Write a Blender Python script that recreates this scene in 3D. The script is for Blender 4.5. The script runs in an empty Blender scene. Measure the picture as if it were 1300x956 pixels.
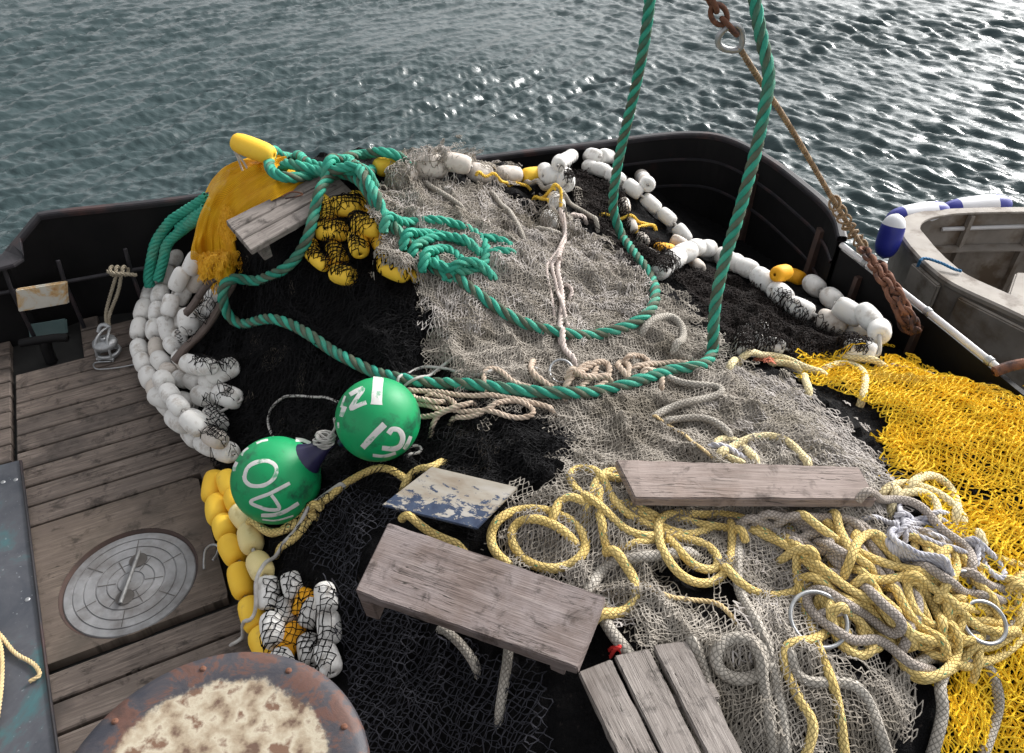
import bpy, bmesh, math, random
import numpy as np
from mathutils import Vector, Matrix
random.seed(7)
RNG = np.random.default_rng(11)
SC = bpy.context.scene
COL = SC.collection
R = math.radians

# ------------------------------------------------------------------ camera
CH, PITCH, F = 2.6, 40.0, 1000.0
W0, H0 = 1300.0, 956.0
cam = bpy.data.cameras.new('camera')
cam.sensor_width = 36.0
cam.lens = 36.0 * F / W0
cam.clip_start = 0.05
cam.clip_end = 5000
co = bpy.data.objects.new('camera', cam)
co.location = (0, 0, CH)
co.rotation_euler = (R(90 - PITCH), 0, 0)
COL.objects.link(co)
SC.camera = co
CAM = np.array([0, 0, CH])
sp, cp = math.sin(R(PITCH)), math.cos(R(PITCH))

def rays(px):
    px = np.atleast_2d(np.asarray(px, float))
    a = (px[:, 0] - W0 / 2) / F
    b = (H0 / 2 - px[:, 1]) / F
    d = np.stack([a, cp + b * sp, -sp + b * cp], 1)
    return d

def onz(u, v, z=0.0):
    d = rays([(u, v)])[0]
    t = (z - CH) / d[2]
    return CAM + d * t

def ony(u, v, y):
    d = rays([(u, v)])[0]
    return CAM + d * (y / d[1])

# ------------------------------------------------------------------ noise
_tab = np.random.default_rng(5).random((64, 256, 256)).astype(np.float32) if False else None
_tabs = {}
def vnoise(x, y, seed=0):
    if seed not in _tabs:
        _tabs[seed] = np.random.default_rng(1000 + seed).random((128, 128))
    T = _tabs[seed]
    xi = np.floor(x).astype(int); yi = np.floor(y).astype(int)
    fx = x - xi; fy = y - yi
    fx = fx * fx * (3 - 2 * fx); fy = fy * fy * (3 - 2 * fy)
    a = T[yi % 128, xi % 128]; b = T[yi % 128, (xi + 1) % 128]
    c = T[(yi + 1) % 128, xi % 128]; d = T[(yi + 1) % 128, (xi + 1) % 128]
    return (a * (1 - fx) + b * fx) * (1 - fy) + (c * (1 - fx) + d * fx) * fy - 0.5

def fbm(x, y, s, seed=0, o=3):
    r = 0; amp = 1.0
    for k in range(o):
        r = r + amp * vnoise(x / s * 2 ** k + 17.3 * k, y / s * 2 ** k + 5.1 * k, seed + k)
        amp *= 0.5
    return r

# ------------------------------------------------------------------ height map of the heap
X0, X1, Y0, Y1, RES = -3.2, 3.0, 0.2, 5.2, 0.01
NX, NY = int((X1 - X0) / RES) + 1, int((Y1 - Y0) / RES) + 1
gx = X0 + np.arange(NX) * RES
gy = Y0 + np.arange(NY) * RES
GX, GY = np.meshgrid(gx, gy)
ctrl = [  # px, py, z
 # left foot of the heap
 (160,400,.0),(165,460,.0),(190,520,.0),(230,575,.0),(255,640,.0),(275,720,.0),(300,790,.0),(320,850,.0),(330,920,.0),(335,990,.0),
 (190,340,.10),(215,300,.3),
 (215,430,.12),(225,480,.13),(250,530,.12),(290,580,.12),(200,390,.12),(235,370,.24),
 (300,690,.12),(330,760,.14),(350,820,.12),
 # ridge at the top left
 (250,290,.62),(262,320,.45),(285,222,.84),(330,210,.90),(400,208,.91),(450,210,.91),(500,209,.88),(548,203,.82),(590,208,.76),(640,222,.66),(690,228,.6),
 (270,370,.34),(300,340,.56),(350,290,.82),(400,250,.88),(440,240,.90),(480,240,.86),
 # black slope
 (330,390,.46),(300,440,.34),(280,490,.26),(380,440,.5),(420,350,.68),(470,390,.66),(350,520,.3),(420,500,.44),(500,440,.62),
 (330,590,.17),(400,590,.36),(390,640,.32),(450,600,.44),(480,560,.48),(560,560,.56),
 # middle of the grey net
 (550,300,.78),(600,280,.76),(650,330,.72),(700,300,.64),(560,400,.68),(640,430,.64),(720,400,.62),(790,380,.56),(740,480,.6),(660,480,.62),(760,330,.6),
 (720,235,.56),(760,215,.52),(800,240,.48),(830,280,.42),(780,290,.50),
 (860,350,.42),(900,330,.3),(900,300,.14),(880,260,.08),(860,220,.1),(940,280,.04),(1000,330,.06),(960,310,.05),
 (880,420,.5),(940,370,.4),(1000,400,.4),(1060,400,.34),(1110,440,.3),(1040,345,.1),(1120,400,.1),(1180,440,.16),(1160,400,.06),
 (920,500,.58),(1000,470,.5),(1060,460,.44),
 (1150,480,.5),(1220,510,.56),(1300,550,.58),(1400,600,.5),(1260,470,.2),(1330,500,.2),
 (1150,560,.58),(1230,620,.6),(1300,700,.55),(1100,560,.58),(1000,560,.6),
 (850,560,.62),(700,560,.62),(600,640,.58),(700,680,.58),(820,640,.62),(1000,650,.62),(1120,680,.62),(1250,760,.55),(1300,850,.4),(1380,900,.35),
 (500,650,.46),(420,700,.34),(400,780,.2),(370,850,.14),(450,760,.34),(500,860,.3),(600,800,.46),(700,860,.5),(800,780,.6),(900,760,.6),(1000,780,.6),(1100,830,.56),
 (450,950,.24),(600,950,.36),(760,950,.48),(900,900,.54),(1000,950,.5),(1200,950,.42),(600,1050,.2),(900,1050,.3),(1250,1050,.2),
]
P = np.array([onz(*c) for c in ctrl])
extra = []
for (x, y, z) in [(-3.2,1,0),(-3.2,2.5,0),(-3.2,4,0),(-2.6,3.4,0),(-2.3,2.5,0),(-1.9,1.6,0),(-1.2,.6,0),(-2.4,4.2,.2),(-1.4,4.2,.35),(-.6,4.4,.5),(.3,4.5,.4),(1.2,4.6,.1),(2,4.5,.05),(2.4,3.5,.05),(2.6,2.5,.2),(2.5,1.5,.3),(0,.3,.1),(1.5,.3,.1),(-2.2,3.3,0),(0,5.2,.3),(-3,5.2,.1),(3,5.2,0)]:
    extra.append((x, y, z))
P = np.vstack([P, extra])
def tps(Pc, lam=0.002):
    n = len(Pc)
    d = np.hypot(Pc[:, None, 0] - Pc[None, :, 0], Pc[:, None, 1] - Pc[None, :, 1])
    K = np.where(d > 0, d * d * np.log(d + 1e-9), 0) + lam * np.eye(n)
    Q = np.hstack([np.ones((n, 1)), Pc[:, :2]])
    A = np.block([[K, Q], [Q.T, np.zeros((3, 3))]])
    s = np.linalg.solve(A, np.concatenate([Pc[:, 2], np.zeros(3)]))
    def f(x, y):
        out = s[n] + s[n + 1] * x + s[n + 2] * y
        for i in range(n):
            dd = np.hypot(x - Pc[i, 0], y - Pc[i, 1])
            out = out + s[i] * dd * dd * np.log(dd + 1e-9)
        return out
    return f
fz = tps(P)
HM = fz(GX, GY)
HM = HM + 0.05 * fbm(GX, GY, .28, 3) * np.clip(HM * 4, 0, 1) + 0.018 * fbm(GX, GY, .07, 9) * np.clip(HM * 6, 0, 1)
rg = 1 - 2 * np.abs(fbm(GX * 1.0 + .35 * GY, GY * .45, .16, 33, 2)); rg2 = 1 - 2 * np.abs(fbm(GX * .5 - .2 * GY, GY + .4 * GX, .13, 37, 2))
HM = HM + (.030 * np.clip(rg, 0, 1) ** 3 + .022 * np.clip(rg2, 0, 1) ** 3 - .012) * np.clip(HM * 4 - .3, 0, 1)
HM = np.clip(HM, 0, 1.1)
BASE = HM.copy()

def hz(x, y, M=None):
    M = HM if M is None else M
    fx = np.clip((np.asarray(x) - X0) / RES, 0, NX - 1.001)
    fy = np.clip((np.asarray(y) - Y0) / RES, 0, NY - 1.001)
    i = fx.astype(int); j = fy.astype(int); a = fx - i; b = fy - j
    return (M[j, i] * (1 - a) + M[j, i + 1] * a) * (1 - b) + (M[j + 1, i] * (1 - a) + M[j + 1, i + 1] * a) * b

def cast(px, lift=0.0, M=None):
    d = rays(px)
    ts = np.arange(1.0, 8.0, 0.012)
    n = len(d)
    done = np.zeros(n, bool); T = np.full(n, 8.0)
    prev = np.full(n, 1.0); t0 = 1.0
    PX = d[:, None, :] * ts[None, :, None] + CAM
    Z = hz(PX[..., 0], PX[..., 1], M) + lift
    inside = (PX[..., 0] > X0) & (PX[..., 0] < X1) & (PX[..., 1] > Y0) & (PX[..., 1] < Y1)
    Z = np.where(inside, Z, lift)
    below = PX[..., 2] <= Z
    k = np.argmax(below, 1)
    k = np.where(below.any(1), k, len(ts) - 1)
    k = np.maximum(k, 1)
    r = np.arange(n)
    g1 = PX[r, k, 2] - Z[r, k]; g0 = PX[r, k - 1, 2] - Z[r, k - 1]
    w = np.clip(g0 / (g0 - g1 + 1e-9), 0, 1)
    t = ts[k - 1] + w * 0.012
    return CAM + d * t[:, None]

def stamp(pts, r):
    k = int(math.ceil(r / RES))
    for dj in range(-k, k + 1):
        for di in range(-k, k + 1):
            i = np.round((pts[:, 0] - X0) / RES).astype(int) + di
            j = np.round((pts[:, 1] - Y0) / RES).astype(int) + dj
            ok = (i >= 0) & (i < NX) & (j >= 0) & (j < NY)
            i, j, p = i[ok], j[ok], pts[ok]
            d2 = (X0 + i * RES - p[:, 0]) ** 2 + (Y0 + j * RES - p[:, 1]) ** 2
            z = p[:, 2] + np.sqrt(np.maximum(r * r - d2, 0)) - np.where(d2 > r * r, 9, 0)
            np.maximum.at(HM, (j, i), z)

# ------------------------------------------------------------------ mesh helpers
def mesh_np(name, V, Fq, mats=None, uv=None, mi=None, smooth=False):
    V = np.asarray(V, np.float32); Fq = np.asarray(Fq, np.int32)
    me = bpy.data.meshes.new(name)
    n, k = Fq.shape
    me.vertices.add(len(V)); me.vertices.foreach_set('co', V.ravel())
    me.loops.add(n * k); me.loops.foreach_set('vertex_index', Fq.ravel())
    me.polygons.add(n)
    me.polygons.foreach_set('loop_start', np.arange(0, n * k, k, dtype=np.int32))
    me.polygons.foreach_set('loop_total', np.full(n, k, np.int32))
    me.polygons.foreach_set('use_smooth', np.full(n, bool(smooth)))
    if mats:
        for m in mats: me.materials.append(m)
    if mi is not None: me.polygons.foreach_set('material_index', np.asarray(mi, np.int32))
    if uv is not None:
        l = me.uv_layers.new(name='UVMap')
        l.data.foreach_set('uv', np.asarray(uv, np.float32)[Fq.ravel()].ravel())
    me.update(calc_edges=True)
    return me

def link(name, me, parent=None, loc=None):
    o = bpy.data.objects.new(name, me); COL.objects.link(o)
    if parent is not None: o.parent = parent
    if loc is not None: o.location = loc
    return o
def tag(o, label=None, cat=None, group=None, kind=None):
    if label: o['label'] = label
    if cat: o['category'] = cat
    if group: o['group'] = group
    if kind: o['kind'] = kind
    return o
def empty(name, loc, label, cat, group=None, kind=None):
    o = bpy.data.objects.new(name, None); COL.objects.link(o)
    o.location = loc; o.empty_display_size = .1
    return tag(o, label, cat, group, kind)
def center_child(o):
    pass

class Acc:
    """collects vertices / quads / uv / material index for one object"""
    def __init__(s): s.V = []; s.F = []; s.U = []; s.M = []; s.n = 0
    def add(s, V, Fq, U=None, m=0):
        V = np.asarray(V, float); Fq = np.asarray(Fq)
        s.V.append(V); s.F.append(Fq + s.n); s.n += len(V)
        s.U.append(np.zeros((len(V), 2)) if U is None else np.asarray(U)); s.M.append(np.full(len(Fq), m))
    def mesh(s, name, mats, smooth=True, origin=None):
        V = np.vstack(s.V)
        if origin is not None: V = V - np.asarray(origin)
        return mesh_np(name, V, np.vstack(s.F), mats, np.vstack(s.U), np.concatenate(s.M), smooth)
    def top(s): return np.vstack(s.V)
    def obj(s, name, mats, label=None, cat=None, group=None, parent=None, smooth=True, kind=None):
        V = np.vstack(s.V)
        if parent is None:
            c = V.mean(0); c[2] = V[:, 2].min()
            o = link(name, s.mesh(name, mats, smooth, c), None, c)
        else:
            pl = np.array(parent.location) if parent.parent is None else np.array(parent.location) + np.array(parent.parent.location)
            c = V.mean(0)
            o = link(name, s.mesh(name, mats, smooth, c), parent, c - pl)
        return tag(o, label, cat, group, kind)

def frames(Pt):
    T = np.gradient(Pt, axis=0); T /= np.linalg.norm(T, axis=1)[:, None] + 1e-9
    N = np.zeros_like(Pt)
    up = np.array([0, 0, 1.0]) if abs(T[0, 2]) < .9 else np.array([1.0, 0, 0])
    n = up - T[0] * up.dot(T[0]); N[0] = n / np.linalg.norm(n)
    for i in range(1, len(Pt)):
        n = N[i - 1] - T[i] * N[i - 1].dot(T[i])
        N[i] = n / (np.linalg.norm(n) + 1e-9)
    return T, N, np.cross(T, N)

def tube(acc, Pt, r, sides=8, m=0, caps=True, uscale=1.0, rr=None):
    Pt = np.asarray(Pt, float)
    T, N, B = frames(Pt)
    n = len(Pt)
    rad = np.full(n, r) if rr is None else rr
    a = np.linspace(0, 2 * math.pi, sides + 1)
    V = Pt[:, None, :] + rad[:, None, None] * (np.cos(a)[None, :, None] * N[:, None, :] + np.sin(a)[None, :, None] * B[:, None, :])
    s = np.concatenate([[0], np.cumsum(np.linalg.norm(np.diff(Pt, axis=0), axis=1))])
    U = np.stack(np.broadcast_arrays(s[:, None] * uscale, (a / (2 * math.pi))[None, :]), -1)
    i = np.arange(n - 1)[:, None] * (sides + 1) + np.arange(sides)[None, :]
    Q = np.stack([i, i + 1, i + sides + 2, i + sides + 1], -1).reshape(-1, 4)
    acc.add(V.reshape(-1, 3), Q, U.reshape(-1, 2), m)
    if caps:
        for e, k in ((0, 0), (n - 1, 1)):
            ring = V[e][:-1]; c = Pt[e]
            mid = c + (ring - c) * .5 + (T[e] * rad[e] * .35 * (1 if k else -1))
            VV = np.vstack([ring, mid, c + T[e] * rad[e] * .45 * (1 if k else -1)])
            FF = []
            for q in range(sides):
                q2 = (q + 1) % sides
                FF.append((q, q2, sides + q2, sides + q) if k else (q2, q, sides + q, sides + q2))
                FF.append((sides + q, sides + q2, 2 * sides, 2 * sides) if 0 else ((sides + q, sides + q2, 2 * sides, sides + q)))
            FF = [f for f in FF if len(set(f)) == 4]
            acc.add(VV, FF, None, m)

def catmull(Pt, step):
    Pt = np.asarray(Pt, float)
    if len(Pt) == 2: Pt = np.array([Pt[0], (Pt[0] + Pt[1]) / 2, Pt[1]])
    A = np.vstack([2 * Pt[0] - Pt[1], Pt, 2 * Pt[-1] - Pt[-2]])
    out = []
    for i in range(1, len(A) - 2):
        L = np.linalg.norm(A[i + 1] - A[i]); n = max(2, int(L / step * 1.5))
        t = np.linspace(0, 1, n, endpoint=False)[:, None]
        p0, p1, p2, p3 = A[i - 1], A[i], A[i + 1], A[i + 2]
        out.append(.5 * (2 * p1 + (p2 - p0) * t + (2 * p0 - 5 * p1 + 4 * p2 - p3) * t ** 2 + (3 * p1 - p0 - 3 * p2 + p3) * t ** 3))
    out.append(A[-2][None])
    Q = np.vstack(out)
    s = np.concatenate([[0], np.cumsum(np.linalg.norm(np.diff(Q, axis=0), axis=1))])
    n = max(3, int(s[-1] / step) + 1)
    t = np.linspace(0, s[-1], n)
    return np.stack([np.interp(t, s, Q[:, k]) for k in range(Q.shape[1])], 1)

def gsm(a, sig):
    if sig < .5: return a
    k = int(3 * sig) + 1
    w = np.exp(-.5 * (np.arange(-k, k + 1) / sig) ** 2); w /= w.sum()
    pad = np.concatenate([2 * a[:1] - a[1:k + 1][::-1], a, 2 * a[-1:] - a[-k - 1:-1][::-1]]) if len(a) > k + 1 else np.pad(a, [(k, k)] + [(0, 0)] * (a.ndim - 1), 'edge')
    if a.ndim == 1: return np.convolve(pad, w, 'valid')
    return np.stack([np.convolve(pad[:, c], w, 'valid') for c in range(a.shape[1])], 1)

def lay(px, r, sink=.2, wob=0.0, st=True, sm=1.6, tuck=True):
    """a rope path in picture points is laid on what is already on the heap"""
    zo = np.array([p[2] if len(p) > 2 else -1 for p in px], float)
    px = [p[:2] for p in px]
    q = catmull(np.array(px, float), 6.0)
    if wob: 
        n = len(q); q = q + gsm(RNG.normal(0, wob * 3, (n, 2)), 3)
    Pt = cast(q, r * (1 - sink))
    if (zo > 0).any():
        sp_ = np.concatenate([[0], np.cumsum(np.hypot(*np.diff(np.array(px, float), axis=0).T))])
        sq_ = np.concatenate([[0], np.cumsum(np.hypot(*np.diff(q, axis=0).T))]); sq_ = sq_ / sq_[-1] * sp_[-1]
        for i in range(len(q)):
            j = min(np.searchsorted(sp_, sq_[i], 'right') - 1, len(zo) - 2)
            if zo[j] > 0 and zo[j + 1] > 0:
                f_ = (sq_[i] - sp_[j]) / (sp_[j + 1] - sp_[j]); Pt[i] = onz(q[i, 0], q[i, 1], zo[j] * (1 - f_) + zo[j + 1] * f_)
    Pt = gsm(Pt, sm)
    Pt = catmull(Pt[::2] if len(Pt) > 6 else Pt, max(r * .8, .008))
    need = hz(Pt[:, 0], Pt[:, 1]) + r * (1 - sink)
    d = gsm(np.maximum(need - Pt[:, 2], -.02), 3)
    Pt[:, 2] += d
    if st: stamp(Pt, r * .95)
    if tuck:
        k = max(3, int(4 * r / max(r * .8, .008)))
        e0 = (Pt[0] - Pt[2]); e0 /= np.linalg.norm(e0); e1 = (Pt[-1] - Pt[-3]); e1 /= np.linalg.norm(e1)
        t_ = np.linspace(0, 1, 5)[1:, None]; tk = r * (4 + max(0, -sink) * 2)
        Pt = np.vstack([(Pt[0] + e0 * t_ * r * 3.5 + np.array([0, 0, -1]) * t_ ** 2 * tk)[::-1], Pt, Pt[-1] + e1 * t_ * r * 3.5 + np.array([0, 0, -1]) * t_ ** 2 * tk])
    return Pt

def twist(acc, Pt, r, pitch=None, n=3, sides=6, mats=(0, 0, 0), fr=.50):
    pitch = pitch or r * 5.5
    Pt = catmull(Pt[::2] if len(Pt) > 8 else Pt, pitch / 11)
    T, N, B = frames(Pt)
    s = np.concatenate([[0], np.cumsum(np.linalg.norm(np.diff(Pt, axis=0), axis=1))])
    for k in range(n):
        ph = 2 * math.pi * (s / pitch + k / n)
        C = Pt + r * (1 - fr) * (np.cos(ph)[:, None] * N + np.sin(ph)[:, None] * B)
        tube(acc, C, r * fr, sides, mats[k % len(mats)], caps=True)

def box_bm(bm, corners_top, th, uvl=None):
    pass

def slab(name, top4, th, mat, parent=None, bev=.004, uvoff=None, down=None, label=None, cat=None, group=None, kind=None, seg=2):
    """a board from the four corners of its top face (length first) and its thickness"""
    T4 = [Vector(p) for p in top4]
    n = (T4[1] - T4[0]).cross(T4[-1] - T4[0]).normalized()
    if n.z < 0: n = -n
    d = -n * th if down is None else Vector(down) * th
    c = sum(T4, Vector()) / len(T4)
    if parent is None: org = c + d
    else:
        org = Vector(parent.location) + (Vector(parent.parent.location) if parent.parent else Vector())
    bm = bmesh.new()
    a = [bm.verts.new(p - org) for p in T4]; b = [bm.verts.new(p + d - org) for p in T4]
    k = len(T4)
    bm.faces.new(a); bm.faces.new(b[::-1])
    for i in range(k):
        bm.faces.new((a[(i + 1) % k], a[i], b[i], b[(i + 1) % k]))
    bmesh.ops.recalc_face_normals(bm, faces=bm.faces)
    if 'wood' in mat.name and k == 4:
        Xa = (T4[1] - T4[0]); ln_ = Xa.length; Xa.normalize()
        for q_ in range(1, int(ln_ / .035)):
            bmesh.ops.bisect_plane(bm, geom=bm.verts[:] + bm.edges[:] + bm.faces[:], plane_co=T4[0] - org + Xa * ln_ * q_ / int(ln_ / .035), plane_no=Xa)
        for v_ in bm.verts: v_.co += Vector((random.gauss(0, 1), random.gauss(0, 1), random.gauss(0, .4))) * .0011
        bmesh.ops.bevel(bm, geom=[e_ for e_ in bm.edges if len(e_.link_faces) == 2 and e_.calc_face_angle(0) > .6], offset=bev, segments=seg, affect='EDGES'); bev = 0
    if bev: bmesh.ops.bevel(bm, geom=bm.edges[:], offset=bev, segments=seg, affect='EDGES')
    X = (T4[1] - T4[0]).normalized(); Yv = n.cross(X)
    uo = uvoff if uvoff is not None else (random.random() * 9, random.random() * 9)
    l = bm.loops.layers.uv.new('UVMap')
    for f in bm.faces:
        for lp in f.loops:
            p = lp.vert.co + org - c
            lp[l].uv = (p.dot(X) + uo[0], p.dot(Yv) + p.dot(n) * .9 + uo[1])
        f.smooth = False
    me = bpy.data.meshes.new(name); bm.to_mesh(me); bm.free()
    me.materials.append(mat)
    o = link(name, me, parent, org if parent is None else (0, 0, 0))
    return tag(o, label, cat, group, kind)

def inpoly(x, y, poly):
    r = np.zeros(np.shape(x), bool); n = len(poly)
    for i in range(n):
        x1, y1 = poly[i][:2]; x2, y2 = poly[(i + 1) % n][:2]
        if y1 == y2: continue
        c = (y > min(y1, y2)) & (y <= max(y1, y2)) & (x < (x2 - x1) * (y - y1) / (y2 - y1) + x1)
        r ^= c
    return r

def proj(x, y, z):
    dz = z - CH
    dep = y * cp - dz * sp
    up = y * sp + dz * cp
    return W0 / 2 + F * x / dep, H0 / 2 - F * up / dep

def net(acc, poly, a, b, ang, r, layers=1, seed=0, fold=.06, fs=.35, dz=.006, lift=.006, rough=.008, holes=(), edge=10, m=0, sides=3, jit=.12, sag=.16, drop=.0, M=None, squash=1.0):
    """knotted diamond mesh draped over the heap inside a picture outline"""
    pw = cast(poly, 0, BASE)
    cx, cy = pw[:, 0].mean(), pw[:, 1].mean()
    rad = np.hypot(pw[:, 0] - cx, pw[:, 1] - cy).max() + .3
    for L in range(layers):
        rs = np.random.default_rng(seed * 31 + L)
        an = R(ang) + rs.normal(0, .18) * (L > 0)
        ca, sa = math.cos(an), math.sin(an)
        ni = int(rad / a) + 2; nj = int(2 * rad / b) + 2
        I, J = np.meshgrid(np.arange(-ni, ni), np.arange(-nj, nj))
        u = (I + .5 * (J % 2) + rs.random()) * a; v = (J + rs.random()) * b / 2
        u0, v0 = u.copy(), v.copy()
        u = u0 + fold * 2 * fbm(u0, v0 * .45, fs, seed + 3 * L + 20, 3) + rs.normal(0, jit * a, u.shape)
        v = v0 + fold * 1.2 * fbm(u0 * .8, v0, fs, seed + 3 * L + 25, 3) + rs.normal(0, jit * b * .6, u.shape)
        u = u * squash
        x = cx + u * ca - v * sa; y = cy + u * sa + v * ca
        z = hz(x, y, M) + lift + L * dz + rough * 2 * (fbm(x, y, .05, seed + L + 30, 2)) + np.abs(rs.normal(0, rough * .25, x.shape))
        qx, qy = proj(x, y, z)
        ex = qx + edge * (3 * fbm(x, y, .12, seed + 40 + L, 2) + 2.2 * fbm(x, y, .4, seed + 140, 1)); ey = qy + edge * (3 * fbm(x, y, .12, seed + 50 + L, 2) + 2.2 * fbm(x, y, .4, seed + 150, 1))
        ok = inpoly(ex, ey, poly) & (np.abs(x - cx) < rad + .3)
        for h in holes: ok &= ~inpoly(ex, ey, h)
        if drop: ok &= vnoise(x / .09, y / .09, seed + 60 + L) > -.5 + drop
        V = np.stack([x, y, z], -1)
        par = (J % 2).astype(int)
        segs = []
        for s in (0, 1):
            # right-up neighbour index
            ii = np.arange(I.shape[1])[None, :] + (par if s == 0 else par - 1)
            jj = np.arange(I.shape[0])[:, None] + 1 + 0 * ii
            g = (ii >= 0) & (ii < I.shape[1]) & (jj < I.shape[0])
            iic = np.clip(ii, 0, I.shape[1] - 1); jjc = np.clip(jj, 0, I.shape[0] - 1)
            g &= ok & ok[jjc, iic]
            p0 = V[g]; p1 = V[jjc[g], iic[g]]
            ln = np.linalg.norm(p1 - p0, axis=1)
            k = ln < 2.2 * max(a, b)
            p0, p1, ln = p0[k], p1[k], ln[k]
            mid = (p0 + p1) / 2 + rs.normal(0, sag, p0.shape) * ln[:, None] * .7
            mid[:, 2] = np.maximum(mid[:, 2], hz(mid[:, 0], mid[:, 1], M) + lift)
            segs += [(p0, mid), (mid, p1)]
        p0 = np.vstack([q[0] for q in segs]); p1 = np.vstack([q[1] for q in segs])
        if not len(p0): continue
        d = p1 - p0; d /= np.linalg.norm(d, axis=1)[:, None] + 1e-9
        up = np.tile([0, 0, 1.0], (len(d), 1)) + .01
        n1 = np.cross(d, up); n1 /= np.linalg.norm(n1, axis=1)[:, None] + 1e-9
        n2 = np.cross(d, n1)
        aa = [2 * math.pi * q / sides + math.pi / 2 for q in range(sides)]
        rv = r * (1 + .25 * rs.normal(0, 1, len(d)).clip(-1, 2))[:, None]
        VV = np.stack([p0 - d * rv * .3 + rv * (math.cos(t) * n1 + math.sin(t) * n2) for t in aa] + [p1 + d * rv * .3 + rv * (math.cos(t) * n1 + math.sin(t) * n2) for t in aa], 1)
        base = np.arange(len(d))[:, None] * (2 * sides)
        Q = np.concatenate([base + np.array([[q, (q + 1) % sides, sides + (q + 1) % sides, sides + q]]) for q in range(sides)], 0)
        uvs = np.repeat(np.stack([p0[:, 0], p0[:, 1]], 1)[:, None], 2 * sides, 1).reshape(-1, 2)
        acc.add(VV.reshape(-1, 3), Q, uvs, m)

# ------------------------------------------------------------------ materials
def mat(name):
    m = bpy.data.materials.new(name); m.use_nodes = True
    nt = m.node_tree; nt.nodes.clear()
    out = nt.nodes.new('ShaderNodeOutputMaterial'); b = nt.nodes.new('ShaderNodeBsdfPrincipled')
    nt.links.new(b.outputs[0], out.inputs[0])
    return m, nt, b
def nd(nt, t, **k):
    n = nt.nodes.new(t)
    for a, v in k.items():
        if a.startswith('_'): n.inputs[a[1:].replace('_', ' ')].default_value = v
        else: setattr(n, a, v)
    return n
def coord(nt, kind='Object', scale=(1, 1, 1), rot=(0, 0, 0)):
    tc = nd(nt, 'ShaderNodeTexCoord'); mp = nd(nt, 'ShaderNodeMapping')
    mp.inputs['Scale'].default_value = scale; mp.inputs['Rotation'].default_value = rot
    nt.links.new(tc.outputs[kind], mp.inputs[0]); return mp.outputs[0]
def noise(nt, vec, scale, detail=4, rough=.55, dist=0):
    n = nd(nt, 'ShaderNodeTexNoise', _Scale=scale, _Detail=detail, _Roughness=rough, _Distortion=dist)
    nt.links.new(vec, n.inputs['Vector']); return n.outputs['Fac']
def ramp(nt, fac, stops, interp='LINEAR'):
    r = nd(nt, 'ShaderNodeValToRGB'); r.color_ramp.interpolation = interp
    e = r.color_ramp.elements
    while len(e) < len(stops): e.new(.5)
    for i, (p, c) in enumerate(stops):
        e[i].position = p
        e[i].color = (c, c, c, 1) if isinstance(c, (int, float)) else (*c, 1)
    nt.links.new(fac, r.inputs[0]); return r.outputs[0]
def mix(nt, f, a, b, mode='MIX'):
    m = nd(nt, 'ShaderNodeMix', data_type='RGBA', blend_type=mode)
    for s, v in ((0, f), (6, a), (7, b)):
        if hasattr(v, 'links') or hasattr(v, 'node'): nt.links.new(v, m.inputs[s])
        elif s == 0: m.inputs[0].default_value = v
        else: m.inputs[s].default_value = (*v, 1)
    return m.outputs[2]
def mth(nt, op, a, b=0.0, c=0.0):
    m = nd(nt, 'ShaderNodeMath', operation=op)
    for i, v in enumerate((a, b, c)):
        if hasattr(v, 'node'): nt.links.new(v, m.inputs[i])
        else: m.inputs[i].default_value = v
    return m.outputs[0]
def bump(nt, b, h, strength=.5, dist=.01, prev=None):
    n = nd(nt, 'ShaderNodeBump', _Strength=strength, _Distance=dist)
    nt.links.new(h, n.inputs['Height'])
    if prev is not None: nt.links.new(prev, n.inputs['Normal'])
    nt.links.new(n.outputs[0], b.inputs['Normal']); return n.outputs[0]

def m_generic(name, c1, c2, scale=20, rough=.7, bs=.3, bd=.004, metal=0, c3=None, s3=4, t3=(.5, .62), spec=.5, kind='Object', bscale=None):
    m, nt, b = mat(name); v = coord(nt, kind)
    f = noise(nt, v, scale, 6)
    col = mix(nt, ramp(nt, f, [(.3, 0.), (.7, 1.)]), c1, c2)
    if c3 is not None:
        f3 = noise(nt, v, s3, 8, .65)
        col = mix(nt, ramp(nt, f3, [(t3[0], 0.), (t3[1], 1.)]), col, c3)
    nt.links.new(col, b.inputs['Base Color'])
    b.inputs['Roughness'].default_value = rough; b.inputs['Metallic'].default_value = metal
    b.inputs['Specular IOR Level'].default_value = spec
    if bs: bump(nt, b, noise(nt, v, bscale or scale * 3, 5), bs, bd)
    return m

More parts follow.
